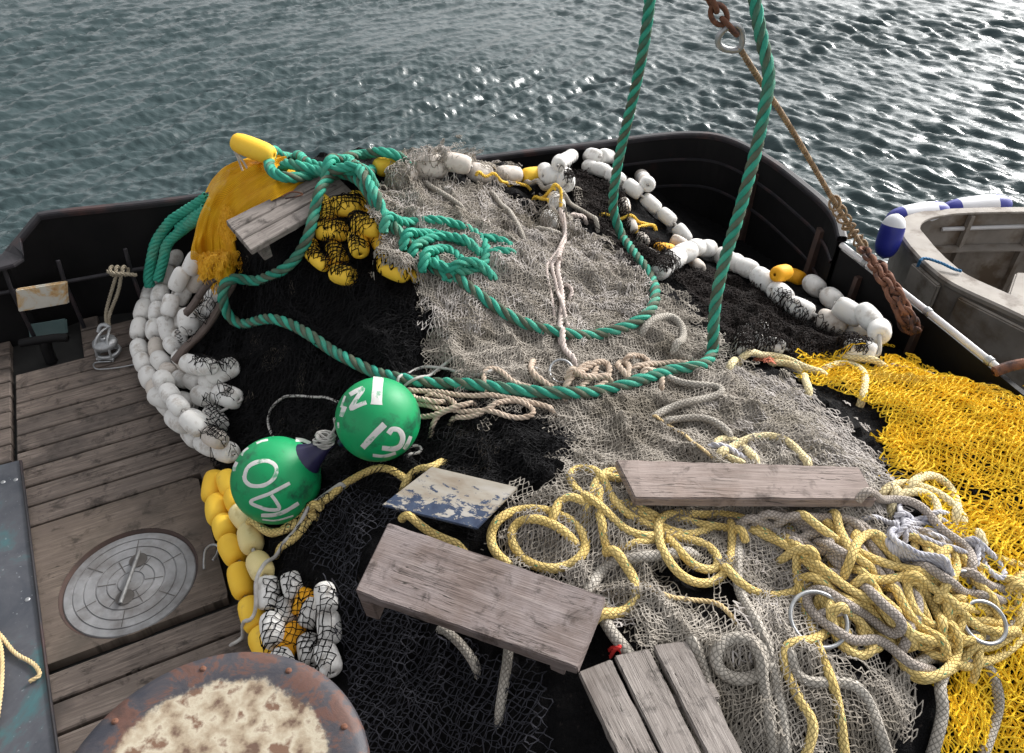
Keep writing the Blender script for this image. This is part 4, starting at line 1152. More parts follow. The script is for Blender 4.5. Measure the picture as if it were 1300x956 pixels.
float_line('float_line', 'back row of white floats with two orange floats at its head by the right wall', 'float line',
  [(992,347,-10,'orange',.85),(1010,352,20,'orange',.85),(1034,363,35),(1056,380,38),(1078,396,35),(1100,410,50),(1112,432,80),(1092,446,10)], kind='white', rr=.009)
float_line('float_line', 'small cluster of white floats at the foot of the hanging green rope', 'float bunch',
  [(958,420,-20,None,.8),(944,438,80,None,.8),(963,436,60,None,.7),(981,441,20,None,.7)], kind='white')

# ------------------------------------------------------------------ netting draped over the heap and floats
# black heap strands over floats
net(BN, [(268,410),(290,395),(330,420),(300,480),(300,560),(310,590),(268,592),(225,570),(232,545),(262,540),(258,500),(240,470)], .03, .03, 20, .0017, 2, 8, .05, .2, .006, .004, .004, edge=3)
net(BN, [(395,255),(450,245),(500,290),(540,340),(545,370),(480,372),(400,372),(380,330)], .026, .024, 40, .0019, 2, 61, .03, .2, .004, .004, .002, edge=3)
net(BN, [(330,735),(360,725),(400,735),(430,745),(430,800),(430,880),(350,880),(330,830),(335,790)], .03, .028, 35, .0019, 1, 63, .02, .2, .004, .004, .002, edge=3)
net(BN, [(265,350),(285,330),(298,345),(285,375),(262,420),(232,445),(222,420),(240,400)], .028, .026, 10, .0017, 1, 64, .02, .2, .004, .004, .002, edge=3)
bn = BN.obj('black_net', [M['black_net'], M['debris'], M['black_twine']], 'big heap of dense black fishing net on the deck under everything', 'fishing net', smooth=False)

IK = Acc()
net(IK, [(400,640),(440,610),(490,620),(520,650),(480,670),(455,740),(560,800),(640,830),(700,860),(700,960),(440,960),(430,850),(425,740),(395,700)], .036, .032, 15, .0016, 2, 71, .06, .3, .012, .01, .014)
IK.obj('loose_net', [M['ink_twine']], 'loose blue-black net mesh spread left of and below the large board', 'fishing net', smooth=False)
BR = Acc()
net(BR, [(712,215),(745,215),(790,240),(800,290),(840,310),(870,340),(930,345),(985,365),(1050,410),(1105,430),(1095,455),(1010,455),(930,455),(905,420),(870,365),(810,345),(760,300),(735,270),(715,240)], .026, .022, 60, .0018, 4, 81, .05, .25, .006, .006, .010, edge=5)
BR.obj('brown_net', [M['brown_twine']], 'dark brown-black net in a mound below the hanging green ropes', 'fishing net', smooth=False)

GN = Acc()
grey_poly = [(478,232),(500,210),(545,198),(600,208),(640,232),(680,258),(705,268),(740,285),(765,310),(790,345),(822,352),(862,370),(890,400),(905,450),(940,458),(1000,490),(1050,540),(1100,590),(1145,625),(1130,700),(1110,760),(1150,860),(1150,960),(840,960),(826,880),(790,800),(745,760),(640,700),(648,650),(700,600),(735,575),(735,535),(640,505),(560,492),(540,440),(560,400),(552,365),(500,340),(478,300)]
hole1 = [(805,712),(850,700),(925,735),(940,785),(880,782),(830,760)]
hole2 = [(1060,760),(1160,790),(1150,850),(1050,830)]
net(GN, grey_poly, .021, .017, 62, .0016, 5, 91, 0.085, .24, .006, .008, .012, sag=.11, holes=[hole1, hole2], m=0, edge=20)
net(GN, [(478,232),(500,210),(545,198),(600,208),(640,232),(700,268),(750,290),(790,350),(822,360),(850,400),(800,420),(700,440),(640,430),(560,440),(540,400),(552,365),(500,340)], .024, .016, 75, .0017, 2, 93, .11, .2, .006, .024, .016, m=1, edge=18, drop=.35)
net(GN, [(930,470),(1000,490),(1060,545),(1140,620),(1100,650),(1000,600),(930,560),(900,500)], .024, .012, 128, .0017, 3, 95, .08, .22, .006, .012, .012, m=1, edge=14)
net(GN, [(930,660),(1030,700),(1010,800),(1000,870),(940,860),(930,760)], .03, .05, 20, .0022, 2, 97, .03, .3, .006, .02, .006, m=1)
net(GN, [(640,690),(660,640),(760,620),(830,700),(810,800),(740,790),(700,720)], .032, .028, 40, .0019, 2, 98, .05, .3, .006, .012, .008, m=1, edge=6)
gn = GN.obj('grey_net', [M['grey_twine'], M['pale_twine']], 'wide heap of weathered grey net filling the middle of the pile', 'fishing net', smooth=False)

YN = Acc()
ypoly = [(1012,462),(1050,450),(1110,456),(1180,470),(1260,497),(1340,530),(1420,600),(1420,960),(1195,960),(1215,850),(1225,790),(1200,700),(1170,640),(1130,610),(1118,560),(1112,505),(1060,490)]
net(YN, ypoly, .030, .027, 10, .0024, 4, 101, .075, .26, .008, .009, .014, sag=.10, m=0, edge=12, sides=4, holes=[[(1090,618),(1140,606),(1330,612),(1330,617),(1180,618)]])
yn = YN.obj('yellow_net', [M['yellow_twine']], 'bright yellow coarse net spread over the right side of the heap', 'fishing net', smooth=False)
# raise the working height so ropes lie on top of the nets
HM += .016 * (BASE > .02)
CR = Acc()
net(CR, z8([(180,165),(270,165),(370,200),(360,225),(260,200),(180,185)]), .016, .014, 10, .0015, 2, 111, .03, .2, .004, .006, .006, m=0, edge=2)
CR.obj('coral_net', [M['coral']], 'small scrap of coral-red twine net beside the black fold', 'net scrap', smooth=False)

# ------------------------------------------------------------------ fine orange net draped over the top-left corner
def orange_net():
    Lp = catmull(np.array([(345,190),(312,193),(282,207),(262,228),(252,258),(245,290),(240,320),(262,345),(270,362)], float), 4)
    Rp = catmull(np.array([(392,215),(372,232),(345,245),(318,262),(298,282),(294,300),(298,318),(296,335),(280,358)], float), 4)
    ns, ns2 = 110, 60
    def rs(p, n):
        s = np.concatenate([[0], np.cumsum(np.hypot(*np.diff(p, axis=0).T))]); t = np.linspace(0, s[-1], n)
        return np.stack([np.interp(t, s, p[:, 0]), np.interp(t, s, p[:, 1])], 1)
    A_, B_ = rs(Lp, ns), rs(Rp, ns)
    t = np.linspace(0, 1, ns2)[None, :, None]
    G = A_[:, None] * (1 - t) + B_[:, None] * t
    q = cast(G.reshape(-1, 2), .045).reshape(ns, ns2, 3)
    for ax in (0, 1):
        q = np.stack([np.apply_along_axis(lambda v: gsm(v, 2.2), ax, q[..., c]) for c in range(3)], -1)
    S, T = np.meshgrid(np.linspace(0, 1, ns), np.linspace(0, 1, ns2), indexing='ij')
    f = .055 * fbm(T * 1.0 + 3, S * .25 + T * .45, .15, 5, 4) + .009 * np.sin(T * 34 + 5 * S + 9 * fbm(S, T, .4, 6)) * (.4 + S)
    q[..., 2] += f; q[..., 0] += f * .4
    e = np.minimum(T, 1 - T)
    q[..., 2] -= .05 * np.exp(-e / .03)
    ix = np.arange(ns * ns2).reshape(ns, ns2)
    Q = np.stack([ix[:-1, :-1], ix[:-1, 1:], ix[1:, 1:], ix[1:, :-1]], -1).reshape(-1, 4)
    a = Acc(); a.add(q.reshape(-1, 3), Q, np.stack([S * .9, T * .5], -1).reshape(-1, 2))
    stamp(q.reshape(-1, 3)[::7], .02)
    o = a.obj('orange_net', [M['orange_net']], 'fine orange-yellow netting draped over the top left corner of the heap', 'fishing net')
    fr = Acc(); net(fr, [(244,325),(262,322),(300,318),(304,345),(288,378),(264,372),(250,350)], .014, .012, 20, .0013, 3, 171, .04, .15, .006, .006, .010, edge=4)
    net(fr, [(285,255),(300,262),(300,300),(292,312),(280,300)], .014, .012, 20, .0013, 2, 173, .04, .15, .006, .02, .010, edge=4)
    fr.obj('fringe', [M['orange_twine']], parent=o, smooth=False); return o
on = orange_net()

# ------------------------------------------------------------------ boards
def board(name, px, zs, th, m, label, cat='board', group=None, legs=(), seams=0, parent=None):
    q = [Vector(onz(px[i][0], px[i][1], zs[i])) for i in range(len(px))]
    root = empty(name, tuple(sum(q, Vector()) / len(q) - Vector((0, 0, th))), label, cat, group)
    if seams:
        for k in range(seams):
            a_, b_ = k / seams, (k + 1) / seams; g = .003 / (q[3] - q[0]).length
            c0 = q[0].lerp(q[3], a_ + g); c1 = q[1].lerp(q[2], a_ + g); c2 = q[1].lerp(q[2], b_ - g); c3 = q[0].lerp(q[3], b_ - g)
            dz = Vector((0, 0, random.uniform(-.002, .002)))
            slab('slat', [c0 + dz, c1 + dz, c2 + dz, c3 + dz], th, m, root, .003)
    else: slab('plank', q, th, m, root, .004)
    for (s, t, L) in legs:
        c = q[0].lerp(q[1], s).lerp(q[3].lerp(q[2], s), t)
        X = (q[1] - q[0]).normalized() * .022; Yv = (q[3] - q[0]).normalized() * .05
        zt = Vector((0, 0, -th - .001))
        slab('cleat', [c - X - Yv + zt, c + X - Yv + zt, c + X + Yv + zt, c - X + Yv + zt], L, m, root, .003)
    return root, q
def bstamp(q, th=.0):
    a_, b_, c_, d_ = [np.array(v) for v in q[:4]]
    s, t = np.meshgrid(np.linspace(0, 1, 60), np.linspace(0, 1, 40))
    p = ((a_[None, None] * (1 - s[..., None]) + b_[None, None] * s[..., None]) * (1 - t[..., None]) + (d_[None, None] * (1 - s[..., None]) + c_[None, None] * s[..., None]) * t[..., None]).reshape(-1, 3)
    stamp(p - [0, 0, .008], .012)
HEAP0 = HM.copy()
def clear_z(px, th, z0, M_=None, pct=99.3, mg=.012):
    z = z0
    for _ in range(4):
        w_ = [onz(p[0], p[1], z) for p in px]; k_ = inpoly(GX, GY, w_)
        z = max(z0, float(np.percentile((HEAP0 if M_ is None else M_)[k_], pct)) + th + mg)
    print('clear', z0, z); return z
def zat(u, v, l=0): return float(cast([(u, v)], l)[0][2])
z_a = .96
r_, qa = board('weathered_board', [(286,279),(418,214),(448,243),(318,318)], [.90, .97, .93, .86], .032, M['grey_wood'], 'cracked grey weathered board tilted on top of the orange net', legs=[(.15, .6, .10), (.85, .6, .1)], seams=3)
a = Acc(); c = np.array(qa[0].lerp(qa[1], .55).lerp(qa[3].lerp(qa[2], .55), .3)); 
tube(a, catmull(np.array([c + [-.04, 0, .008], c + [0, .025, .02], c + [.05, .02, .012], c + [.03, -.02, .02], c + [-.02, -.02, .01]]), .01), .004, 6); a.obj('lashing_ring', [M['rust']], parent=r_)
pb = [(484,641),(548,592),(657,618),(605,671)]
zp = [zat(*p, .03) for p in pb]; zm = clear_z(pb, .014, max(zp) + .02) + .01
r_ = empty('painted_board', tuple(Vector(onz(570, 632, zm - .02))), 'thin square board with flaking dark blue paint lying on the black net', 'board')
q = [onz(*pb[0], zm - .03), onz(*pb[3], zm - .02), onz(*pb[2], zm + .02), onz(*pb[1], zm + .02)]
o = slab('panel', [Vector(v) for v in q], .014, M['plate'], r_, .003, uvoff=(.2, .035)); bstamp([q[0], q[1], q[2], q[3]])

# ------------------------------------------------------------------ ropes
RB = []
rope_obj('beige_rope', [za([(420,320),(520,330),(600,345),(700,350),(800,350),(1024,400)]), za([(440,390),(520,400),(600,420),(620,380),(560,350),(480,340)]),
  za([(530,460),(560,400),(640,420),(740,410),(850,440),(940,440),(960,410),(900,370),(820,370),(760,400),(700,440),(600,450)]),
  za([(440,440),(520,435),(600,400),(680,380)]), za([(430,350),(480,375),(560,375)]), za([(740,290),(715,255),(740,225),(790,228),(830,265),(860,300),(930,308),(1024,345)])],
  .011, [M['beige']], 'tangled beige three-strand rope beside the right-hand green buoy', wob=.6, sink=-1.1)
rope_obj('beige_rope', [z9([(350,560),(390,510),(440,460),(500,440),(520,470),(470,530),(420,560)]), z9([(380,540),(420,490),(480,450),(560,430),(580,470),(540,540),(480,555)]), z9([(400,470),(450,500),(500,520),(560,500)]),
  z9([(690,540),(640,490),(592,450),(590,420),(630,412),(662,445),(652,505)]), z9([(655,415),(720,405),(765,450),(752,495),(700,520)]), z9([(700,440),(780,440),(840,440),(900,440),(950,455)]), z9([(730,460),(800,460),(820,500),(800,550)]),
  z9([(345,575),(270,535),(200,492),(183,455),(205,435)])],
  .013, [M['beige']], 'knotted beige rope bundle under the curve of the green hawser in the centre', wob=.8, sink=-1.1)
a = Acc(); ang_ = np.linspace(0, 2 * math.pi, 26); c = cast(z9([(340, 492)]), .012)[0]
tube(a, np.stack([c[0] + .045 * np.cos(ang_), c[1] + .045 * np.sin(ang_), c[2] + .02 * np.sin(ang_) + .01], 1), .005, 8, 0, False)
a.obj('small_ring', [M['galv']], 'small shiny metal ring in the beige rope bundle', 'ring')
a = Acc(); Pt = lay(z9([(210,448),(268,490)]), .007); tube(a, Pt, .007, 8); a.obj('snap_hook', [M['galv']], 'small silver snap hook on the end of the beige rope', 'hook')
rope_obj('ladder_rope', [z5([(225,420),(240,500),(232,560),(205,620),(200,690),(222,770),(228,860),(215,950),(222,1010)]), z5([(260,430),(330,435)]), {'p': z5([(235,430),(246,520),(215,590),(150,650),(160,720),(175,780),(185,850),(195,940)]), 'r': .007}, {'p': z5([(150,640),(205,680),(150,700),(210,740)]), 'r': .006}, {'p': z5([(235,745),(275,760),(280,790),(250,800)]), 'r': .009}, {'p': z5([(205,620),(170,640),(190,720),(215,800),(240,900),(250,950)]), 'r': .009}, {'p': z9([(345,290),(345,380),(400,430)]), 'r': .013}],
  .013, [m_generic('pink_grey_rope', (.46, .38, .34), (.62, .54, .50), 20, .85, .5, .002)], 'pinkish-grey knotted rope running down the middle of the grey net', wob=.6, sink=-1.2)
TB = [M['teal'], M['teal_brown']]
# sea-green hawser: two hanging runs joined over the heap
def hang(px, ys, r):
    q = np.array([ony(p[0], p[1], y) for p, y in zip(px, ys)])
    return q
cA = [(788,298),(806,324),(825,348),(833,374),(825,397),(800,413),(765,424),(730,427),(690,419),(650,403),(610,376),(575,348),(545,325),(515,302),(490,277),(470,250),(455,226),(440,208),(426,200)]
LA = lay(cA, .027, tuck=False)
upA = [(832,-90),(827,-20),(820,40),(811,90),(800,140),(789,185),(780,235),(779,268)]
yA = np.linspace(3.5, LA[0][1] + .02, len(upA))
pA = np.vstack([hang(upA, yA, 0), LA[1:]])
cB = [(906,440),(902,457),(885,467),(860,468),(820,480),(780,493),(740,499),(690,498),(640,494),(590,488),(540,486),(500,480),(465,468),(430,450),(400,430),(370,412),(340,405),(310,411),(292,405),(283,388),(286,372),(304,362),(335,354),(360,344),(378,325),(392,300),(398,274),(402,250,.985),(405,236,1.0),(414,222,1.01),(430,214,1.0),(448,220,.98),(468,246),(488,272),(510,300),(532,322),(556,344),(580,355)]
LB = lay(cB, .027, tuck=False)
upB = [(952,-90),(957,-10),(966,45),(976,95),(970,140),(960,190),(948,235),(934,285),(920,330),(910,375),(906,410)]
yB = np.linspace(3.15, LB[0][1] + .01, len(upB))
pB = np.vstack([hang(upB, yB, 0), LB[1:]])
a = Acc()
for p in (pA, pB): twist(a, catmull(p[::1], .02), .0255, .175, 4, 8, (0, 1, 0, 1), .46)
lp1 = lay(z3([(1060,150),(1010,138),(960,135),(880,150),(800,190),(720,232),(640,248),(580,238),(545,205),(538,165),(560,140),(600,135),(650,150),(720,178),(800,198),(870,200),(930,225),(960,210)]), .026, sink=.1)
lp2 = lay(z3([(800,165),(830,148),(870,155),(900,190),(940,250),(990,330)]), .026, sink=.1)
lp3 = lay(z3([(620,185),(700,200),(780,215),(850,190),(900,185),(950,200)]), .026)
for p in (lp1, lp2, lp3): twist(a, p, .026, .18, 4, 8, (0, 1, 0, 0), .46)
a.obj('green_hawser', TB, 'thick sea-green and brown twisted rope hanging in two lines and looping across the heap', 'rope')
rope_obj('teal_knot', [z4([(340,440),(400,460),(450,465),(520,460),(600,465),(680,480),(740,520),(780,570),(795,620),(770,670),(720,695),(660,700),(600,690),(520,650),(470,610)]),
  z4([(430,510),(470,490),(540,500),(600,520),(660,545),(710,575)]), z4([(450,570),(480,530),(540,500),(600,505),(640,530),(690,550)]),
  z4([(500,600),(540,560),(590,545),(630,570),(650,640),(690,680),(740,670)]), z4([(640,660),(690,630),(740,660)]),
  z4([(760,515),(820,535),(880,560)]), z4([(790,590),(850,610),(895,600)])], .023, [M['teal']], 'frayed teal rope coiled and knotted on the grey net ridge', n=3, pitch=.13, wob=.3, sm=3.2)

rope_obj('edge_rope', [z4([(500,290),(540,320),(600,355),(650,390)]), z4([(800,340),(840,380),(880,430),(920,500),(940,540)]), z5([(70,285),(130,305),(200,330),(270,375),(340,420),(385,475)]), z5([(110,490),(160,510),(220,520)])], .013, [M['fat_rope']], 'grey-white border rope showing through the ridge of the grey net', tw=False, sink=-.8)
for nm_, pth_ in zip(['bright yellow cord crossing the brown black net behind the hanging rope', 'tiny yellow cord tail on the brown black net', 'bright yellow cord knotted on the white floats at the end of the ridge', 'short yellow cord loop below the white float knot', 'yellow cord lying between the ridge floats', 'yellow cord by the yellow ridge float', 'yellow cord end beside the zigzag floats'], [z5([(415,430),(500,455),(580,460),(650,495)]), z5([(560,470),(620,480),(655,485)]), z5([(100,350),(150,345),(200,330)]), z5([(190,300),(240,330),(215,350)]), z4([(740,250),(800,280),(860,290)]), z4([(980,350),(1030,345),(1060,350)]), z5([(0,270),(40,285),(80,290)])]): rope_obj('lacing', [pth_], .009, [M['ycord']], nm_, 'line')
rope_obj('pale_rope', [z9([(735,275),(775,235),(830,218),(880,238),(915,290),(912,345),(862,380)])], .017, [M['fat_rope']], 'short pale rope hooked over the grey net inside the green loop', tw=False, uscale=1, sink=-.5)
rope_obj('pale_rope', [z9([(780,690),(850,650),(950,625),(1050,600),(1110,580),(1090,550),(1000,550),(920,540),(850,515)]), z9([(850,710),(920,698),(1010,700),(1080,730),(1130,780)])], .0145, [M['fat_rope']], 'pale pinkish rope zigzagging over the grey net above the long board', tw=False, sink=-.9)
rope_obj('straw_cord', [z9([(780,690),(900,770),(1000,850),(1045,885)])], .006, [M['straw']], 'thin straw cord running down towards the long pale board', 'cord', sink=-2)
rope_obj('lime_twine', [z9([(480,250),(500,265),(540,275)]), z9([(475,270),(510,262),(530,280)]), z9([(490,275),(520,270)])], .004, [M['lime']], 'tiny scrap of lime green twine on the grey net', 'twine', sides=5)

# ropes under / around the boards
rope_obj('old_rope', [z6([(120,640),(160,570),(200,510),(270,470),(370,458),(450,450),(530,440)])], .018, [M['fat_rope']], 'thick old white rope arching from the large board under the yellow loops', tw=False)
rope_obj('old_rope', [z6([(750,350),(738,400),(735,450),(740,580),(790,680),(840,780),(880,900),(900,1000),(915,1110),(930,1260)])], .0165, [M['fat_rope']], 'thick old white rope running down the grey net towards the camera', tw=False)
rope_obj('old_rope', [z6([(830,905),(845,860),(830,810),(780,780),(720,778),(665,800),(645,850),(655,900),(700,935),(760,945),(820,925),(850,890)])], .0185, [M['fat_rope']], 'grey wrapped rope coiled in a ring beside the slatted grating', tw=False)
rope_obj('old_rope', [z6([(570,810),(590,870),(610,950),(640,1040)])], .0185, [M['fat_rope']], 'grey wrapped rope running between the slatted grating and the rope ring', tw=False)
rope_obj('stick_cord', [z6([(365,565),(400,590),(480,620),(580,628),(650,635),(690,665),(715,695)])], .008, [M['straw']], 'thin brown cord crossing the black gap below the yellow loops', 'cord')
rope_obj('white_rope', [zc([(780,600),(772,700),(765,760),(750,860),(735,960)]), zc([(500,620),(550,660),(600,720),(625,760)])], .015, [M['fat_rope']], 'white rope coming out from under the large board', tw=False)
rope_obj('striped_rope', [z6([(205,700),(240,760),(290,820),(330,870)])], .018, [M['fat_rope']], 'frayed whitish rope end with a red mark by the large board corner', tw=False)
rope_obj('red_twine', [z6([(245,815),(262,830),(270,822)]), z6([(250,828),(268,815)])], .006, [M['red']], 'tiny scrap of red twine by the corner of the large board', 'twine')
rope_obj('netted_rope', [za([(-10,840),(60,790),(130,735),(200,685),(290,660),(350,680),(385,705)]), za([(400,715),(425,675),(480,647),(540,640)]), za([(420,880),(470,925),(540,960),(600,985)]), zd([(380,230),(440,285),(500,262),(580,190),(650,150)]), zd([(500,330),(560,300),(620,210)]), zb([(560,830),(620,880),(690,870),(780,800)])],
   .0145, [M['yellow_rope']], 'yellow rope under loose black mesh below the two green buoys', tw=False, sides=10)
net(acc := Acc(), [(330,700),(380,640),(470,590),(560,600),(560,640),(490,660),(420,700),(370,720)], .03, .028, 25, .0014, 1, 121, .05, .3, .006, .004, .006, edge=5, holes=[[(470,641),(545,582),(670,612),(610,680)]])
acc.obj('torn_net', [M['black_twine']], 'thin torn black mesh lying over the yellow rope under the buoys', 'fishing net', smooth=False)

YP = M['yellow_rope']
rope_obj('yellow_coil', [zc([(760,320),(725,295),(700,255),(692,200),(712,142),(770,103),(850,90),(940,95),(1030,130),(1090,180),(1113,240),(1090,300),(1020,340),(940,350),(860,322),(810,280),(785,230),(782,180),(812,142),(870,130),(940,145),(1010,185),(1060,235)]),
   zc([(975,95),(985,55),(1030,32),(1080,42),(1110,70)])], .0155, [YP], 'yellow rope laid in a neat double ring above the large board', tw=False, sides=12)
rope_obj('yellow_rope', [z6([(190,200),(185,260),(205,350),(215,400),(225,440)]), z6([(150,250),(165,200),(180,150),(220,118),(270,120),(300,140)]), z6([(265,450),(310,510),(335,570),(335,630),(290,675),(215,680)]),
   z6([(270,250),(310,240),(350,270),(420,300)]), z6([(215,130),(250,150),(290,140)])], .0155, [YP], 'single strands of yellow rope dropping between the double ring and the long board', tw=False, sides=12)
rope_obj('yellow_rope', [z6([(330,270),(380,300),(440,340),(520,370),(600,360),(640,340)]), z6([(520,310),(600,330),(680,335),(740,350)]), z6([(290,420),(350,400),(420,385),(440,400)]),
   z6([(440,370),(350,372),(280,340),(210,270),(150,225),(90,180),(62,140),(80,108),(130,102),(180,120),(215,165),(240,230),(300,290),(370,325),(440,360),(520,385),(600,400),(650,440),(668,490),(640,515),(560,490),(500,430),(450,360)]),
   z6([(934,410),(850,360),(780,312),(700,290),(550,290),(450,285),(420,320),(428,400),(460,470),(510,530),(580,562),(650,555),(695,510),(712,440),(716,370),(708,300)]),
   z6([(700,510),(760,575),(830,605),(900,612),(970,590),(1020,555)])], .0136, [YP], 'looped yellow rope sprawling left of and below the long pale board', tw=False, sides=12)
rope_obj('yellow_rope', [z8([(130,610),(60,580),(20,555),(20,520),(60,505),(110,515),(150,545),(195,605)]), z8([(60,560),(140,522),(200,500),(280,500),(350,540),(390,590),(408,625)])], .0155, [M['pale_yellow_rope']], 'pale yellow rope making two loops just above the long pale board', tw=False, sides=12)
rope_obj('braided_end', [z8([(30,540),(80,545),(130,575),(170,600)])], .014, [M['hank']], 'grey twisted rope end tucked under the pale yellow loops', 'rope')
rope_obj('yellow_rope', [z8([(110,180),(85,215)]), z8([(150,165),(260,165),(330,175),(372,208),(440,232),(475,242)]), z8([(270,190),(340,192),(372,215)]), z8([(485,218),(520,202),(580,202),(645,228),(640,300),(632,350)]), z8([(388,250),(402,290),(418,320)]), z8([(560,170),(650,185),(720,210)])], .0155, [M['pale_yellow_rope']], 'pale yellow rope along the upper edge of the bright yellow net', tw=False, sides=12)
rope_obj('pink_cord', [z8([(765,205),(850,220),(920,240),(985,270)])], .009, [M['beige']], 'thin pinkish cord along the top edge of the yellow net')
def loops(n, cx0, cx1, cy0, cy1, r0, r1, seed):
    rs_ = np.random.default_rng(seed); out = []
    for _ in range(n):
        cx, cy = rs_.uniform(cx0, cx1), rs_.uniform(cy0, cy1); ra = rs_.uniform(r0, r1); rb = ra * rs_.uniform(.35, .8); th = rs_.uniform(0, 3.14); t0 = rs_.uniform(0, 6.28); sp2 = rs_.uniform(2.6, 5.2)
        t = t0 + np.linspace(0, sp2, 9)
        x = ra * np.cos(t); y = rb * np.sin(t); out.append([(cx + a_ * math.cos(th) - b_ * math.sin(th), cy + a_ * math.sin(th) + b_ * math.cos(th)) for a_, b_ in zip(x, y)])
    return out
rope_obj('old_rope', [z7([(640,880),(690,850),(740,860),(760,900),(720,960),(740,1060),(700,1230)]), z7([(800,870),(880,860),(930,900),(940,950),(960,1040),(900,1230)]), z7([(850,760),(920,770),(1000,740),(1030,700)]), z7([(140,850),(160,930),(230,960),(300,950),(380,960),(440,1020),(520,1240)]), z7([(0,820),(30,870),(20,930),(40,1000),(70,1240)])], .0165, [M['fat_rope']], 'dirty thick rope showing beneath the yellow heap near the bottom right corner', tw=False)
rope_obj('yellow_rope', loops(5, 1030, 1200, 700, 760, 30, 52, 1), .0136, [YP], 'buried lower layer of yellow braided rope beneath the big rope heap', tw=False, sides=12)
def flake(n, A0, A1, B0, B1, bow, jt, seed):
    rs_ = np.random.default_rng(seed); out = []
    for k in range(n):
        f = k / (n - 1); A_ = np.array(A0) * (1 - f) + np.array(A1) * f + rs_.normal(0, jt, 2); B_ = np.array(B0) * (1 - f) + np.array(B1) * f + rs_.normal(0, jt, 2)
        d = B_ - A_; nrm = np.array([-d[1], d[0]]) / np.linalg.norm(d); w_ = bow * (1 if k % 2 else -.6) + rs_.normal(0, jt * .5)
        seq = [A_, A_ * .75 + B_ * .25 + nrm * w_ * .8, A_ * .5 + B_ * .5 + nrm * w_, A_ * .25 + B_ * .75 + nrm * w_ * .5, B_]
        out += [tuple(p) for p in (seq if k % 2 == 0 else seq[::-1])]
    return z7(out)
rope_obj('yellow_rope', [flake(12, (120, 320), (900, 560), (330, 830), (980, 800), 36, 14, 1)], .0136, [YP], 'yellow rope flaked to and fro as a lower layer of the big rope heap', tw=False, sides=12)
rope_obj('grey_rope', [flake(5, (120, 300), (420, 330), (560, 720), (760, 820), 30, 16, 8)], .0145, [M['grey_rope']], 'smooth grey rope running in long bights through the middle of the rope heap', tw=False, sides=12)
rope_obj('yellow_rope', [flake(7, (300, 330), (880, 480), (480, 760), (900, 860), 50, 20, 4)], .0136, [YP], 'second layer of yellow rope crossing the heap in long bights', tw=False, sides=12)
rope_obj('grey_rope', loops(4, 1040, 1180, 680, 780, 26, 46, 3), .0145, [M['grey_rope']], 'grey rope bends showing between the lowest turns of yellow rope', tw=False, sides=12)
# big board (right) sits before the rope heap is finished
bz = max(zat(850, 610), zat(1000, 620), zat(1080, 640)) + .02
bz = clear_z([(782,583),(1090,592),(1113,634),(806,632)], .04, bz, None, 99.3, .004)
r_, qb = board('long_board', [(782,583),(1090,592),(1113,634),(806,632)], [bz, bz, bz, bz], .04, M['board_wood2'], 'long pale wooden board lying across the ropes at the right')
bstamp(qb)
rope_obj('grey_rope', [z7([(0,300),(60,330),(140,370),(220,425),(270,440),(302,420),(290,380),(230,330),(150,297),(60,290)]), z7([(170,410),(220,480),(290,555),(370,582),(420,572),(437,530),(400,480),(330,440),(240,390)]),
   z7([(150,300),(250,295),(340,300),(400,322),(430,370),(470,430),(520,510),(560,590),(590,680),(612,740),(602,790),(580,812)]),], .0145, [M['grey_rope']], 'smooth grey rope looping down from beneath the long pale board', tw=False, sides=12)
rope_obj('yellow_rope', [z7([(200,300),(260,350),(340,400),(420,450),(500,480),(580,500),(640,512)]), z7([(0,350),(60,380),(130,420),(200,470),(250,530),(300,590),(360,630),(420,650)]), z7([(320,300),(330,350),(360,410),(400,470),(450,510)]),
   z7([(380,450),(400,390),(440,360),(490,370),(520,420),(580,460)]), z7([(640,385),(700,420),(760,450),(740,500),(790,540)]),
   z7([(690,560),(740,600),(765,660),(745,725),(690,735),(630,685),(600,620),(590,555)]), z7([(640,560),(690,620),(720,680),(730,740)]),
   z7([(440,540),(520,550),(600,528),(680,520),(740,560),(795,610),(815,680),(805,750),(760,770),(690,785),(620,770)]),
   z7([(560,600),(600,680),(660,740),(720,790)]), z7([(800,620),(870,640),(960,652),(1020,670),(1045,668)]), z7([(820,655),(900,670),(970,688),(995,712),(930,714),(840,710)]),
   z7([(730,450),(775,412),(800,430),(830,480),(860,540),(895,595),(930,625)]), z7([(1100,500),(1040,490),(1000,480),(950,462),(900,450)]), z7([(760,560),(800,500),(780,430)]),
   z7([(1100,515),(1040,525),(1018,560),(1030,610),(1045,680),(1030,740),(990,785),(930,815),(850,802),(800,765)]),
   z7([(300,540),(390,600),(470,690),(540,800),(590,900),(640,950),(720,930),(800,880),(850,820)]), z7([(720,850),(820,890),(920,870),(1010,820),(1070,740),(1090,640),(1040,570)]),
   z7([(120,380),(220,470),(330,560),(430,620),(520,640)]), z7([(420,520),(480,600),(520,700),(600,760),(700,800),(800,800),(900,770)]), z7([(640,540),(760,620),(860,720),(960,760),(1040,740)]), z7([(860,480),(960,540),(1060,560),(1100,620)]),
   z7([(500,640),(540,700),(600,740)]), z7([(460,600),(520,640),(570,680)]),
   z7([(160,460),(165,560),(190,650),(220,740),(250,830),(280,900),(305,970),(330,1080),(350,1230)]), z7([(100,470),(150,430),(200,430)]),
   z7([(280,755),(220,792),(140,792),(102,835),(110,890),(140,956),(180,1040),(230,1120),(200,1230)]), z7([(240,545),(300,580),(290,660),(300,720),(330,800),(390,850),(450,845),(468,800),(430,735),(370,672),(320,668)]),
   z7([(520,790),(580,870),(620,920),(680,945),(740,920),(790,860),(802,790),(770,740)])], .0136, [YP], 'large tangled heap of yellow braided rope at the lower right', tw=False, sides=12)
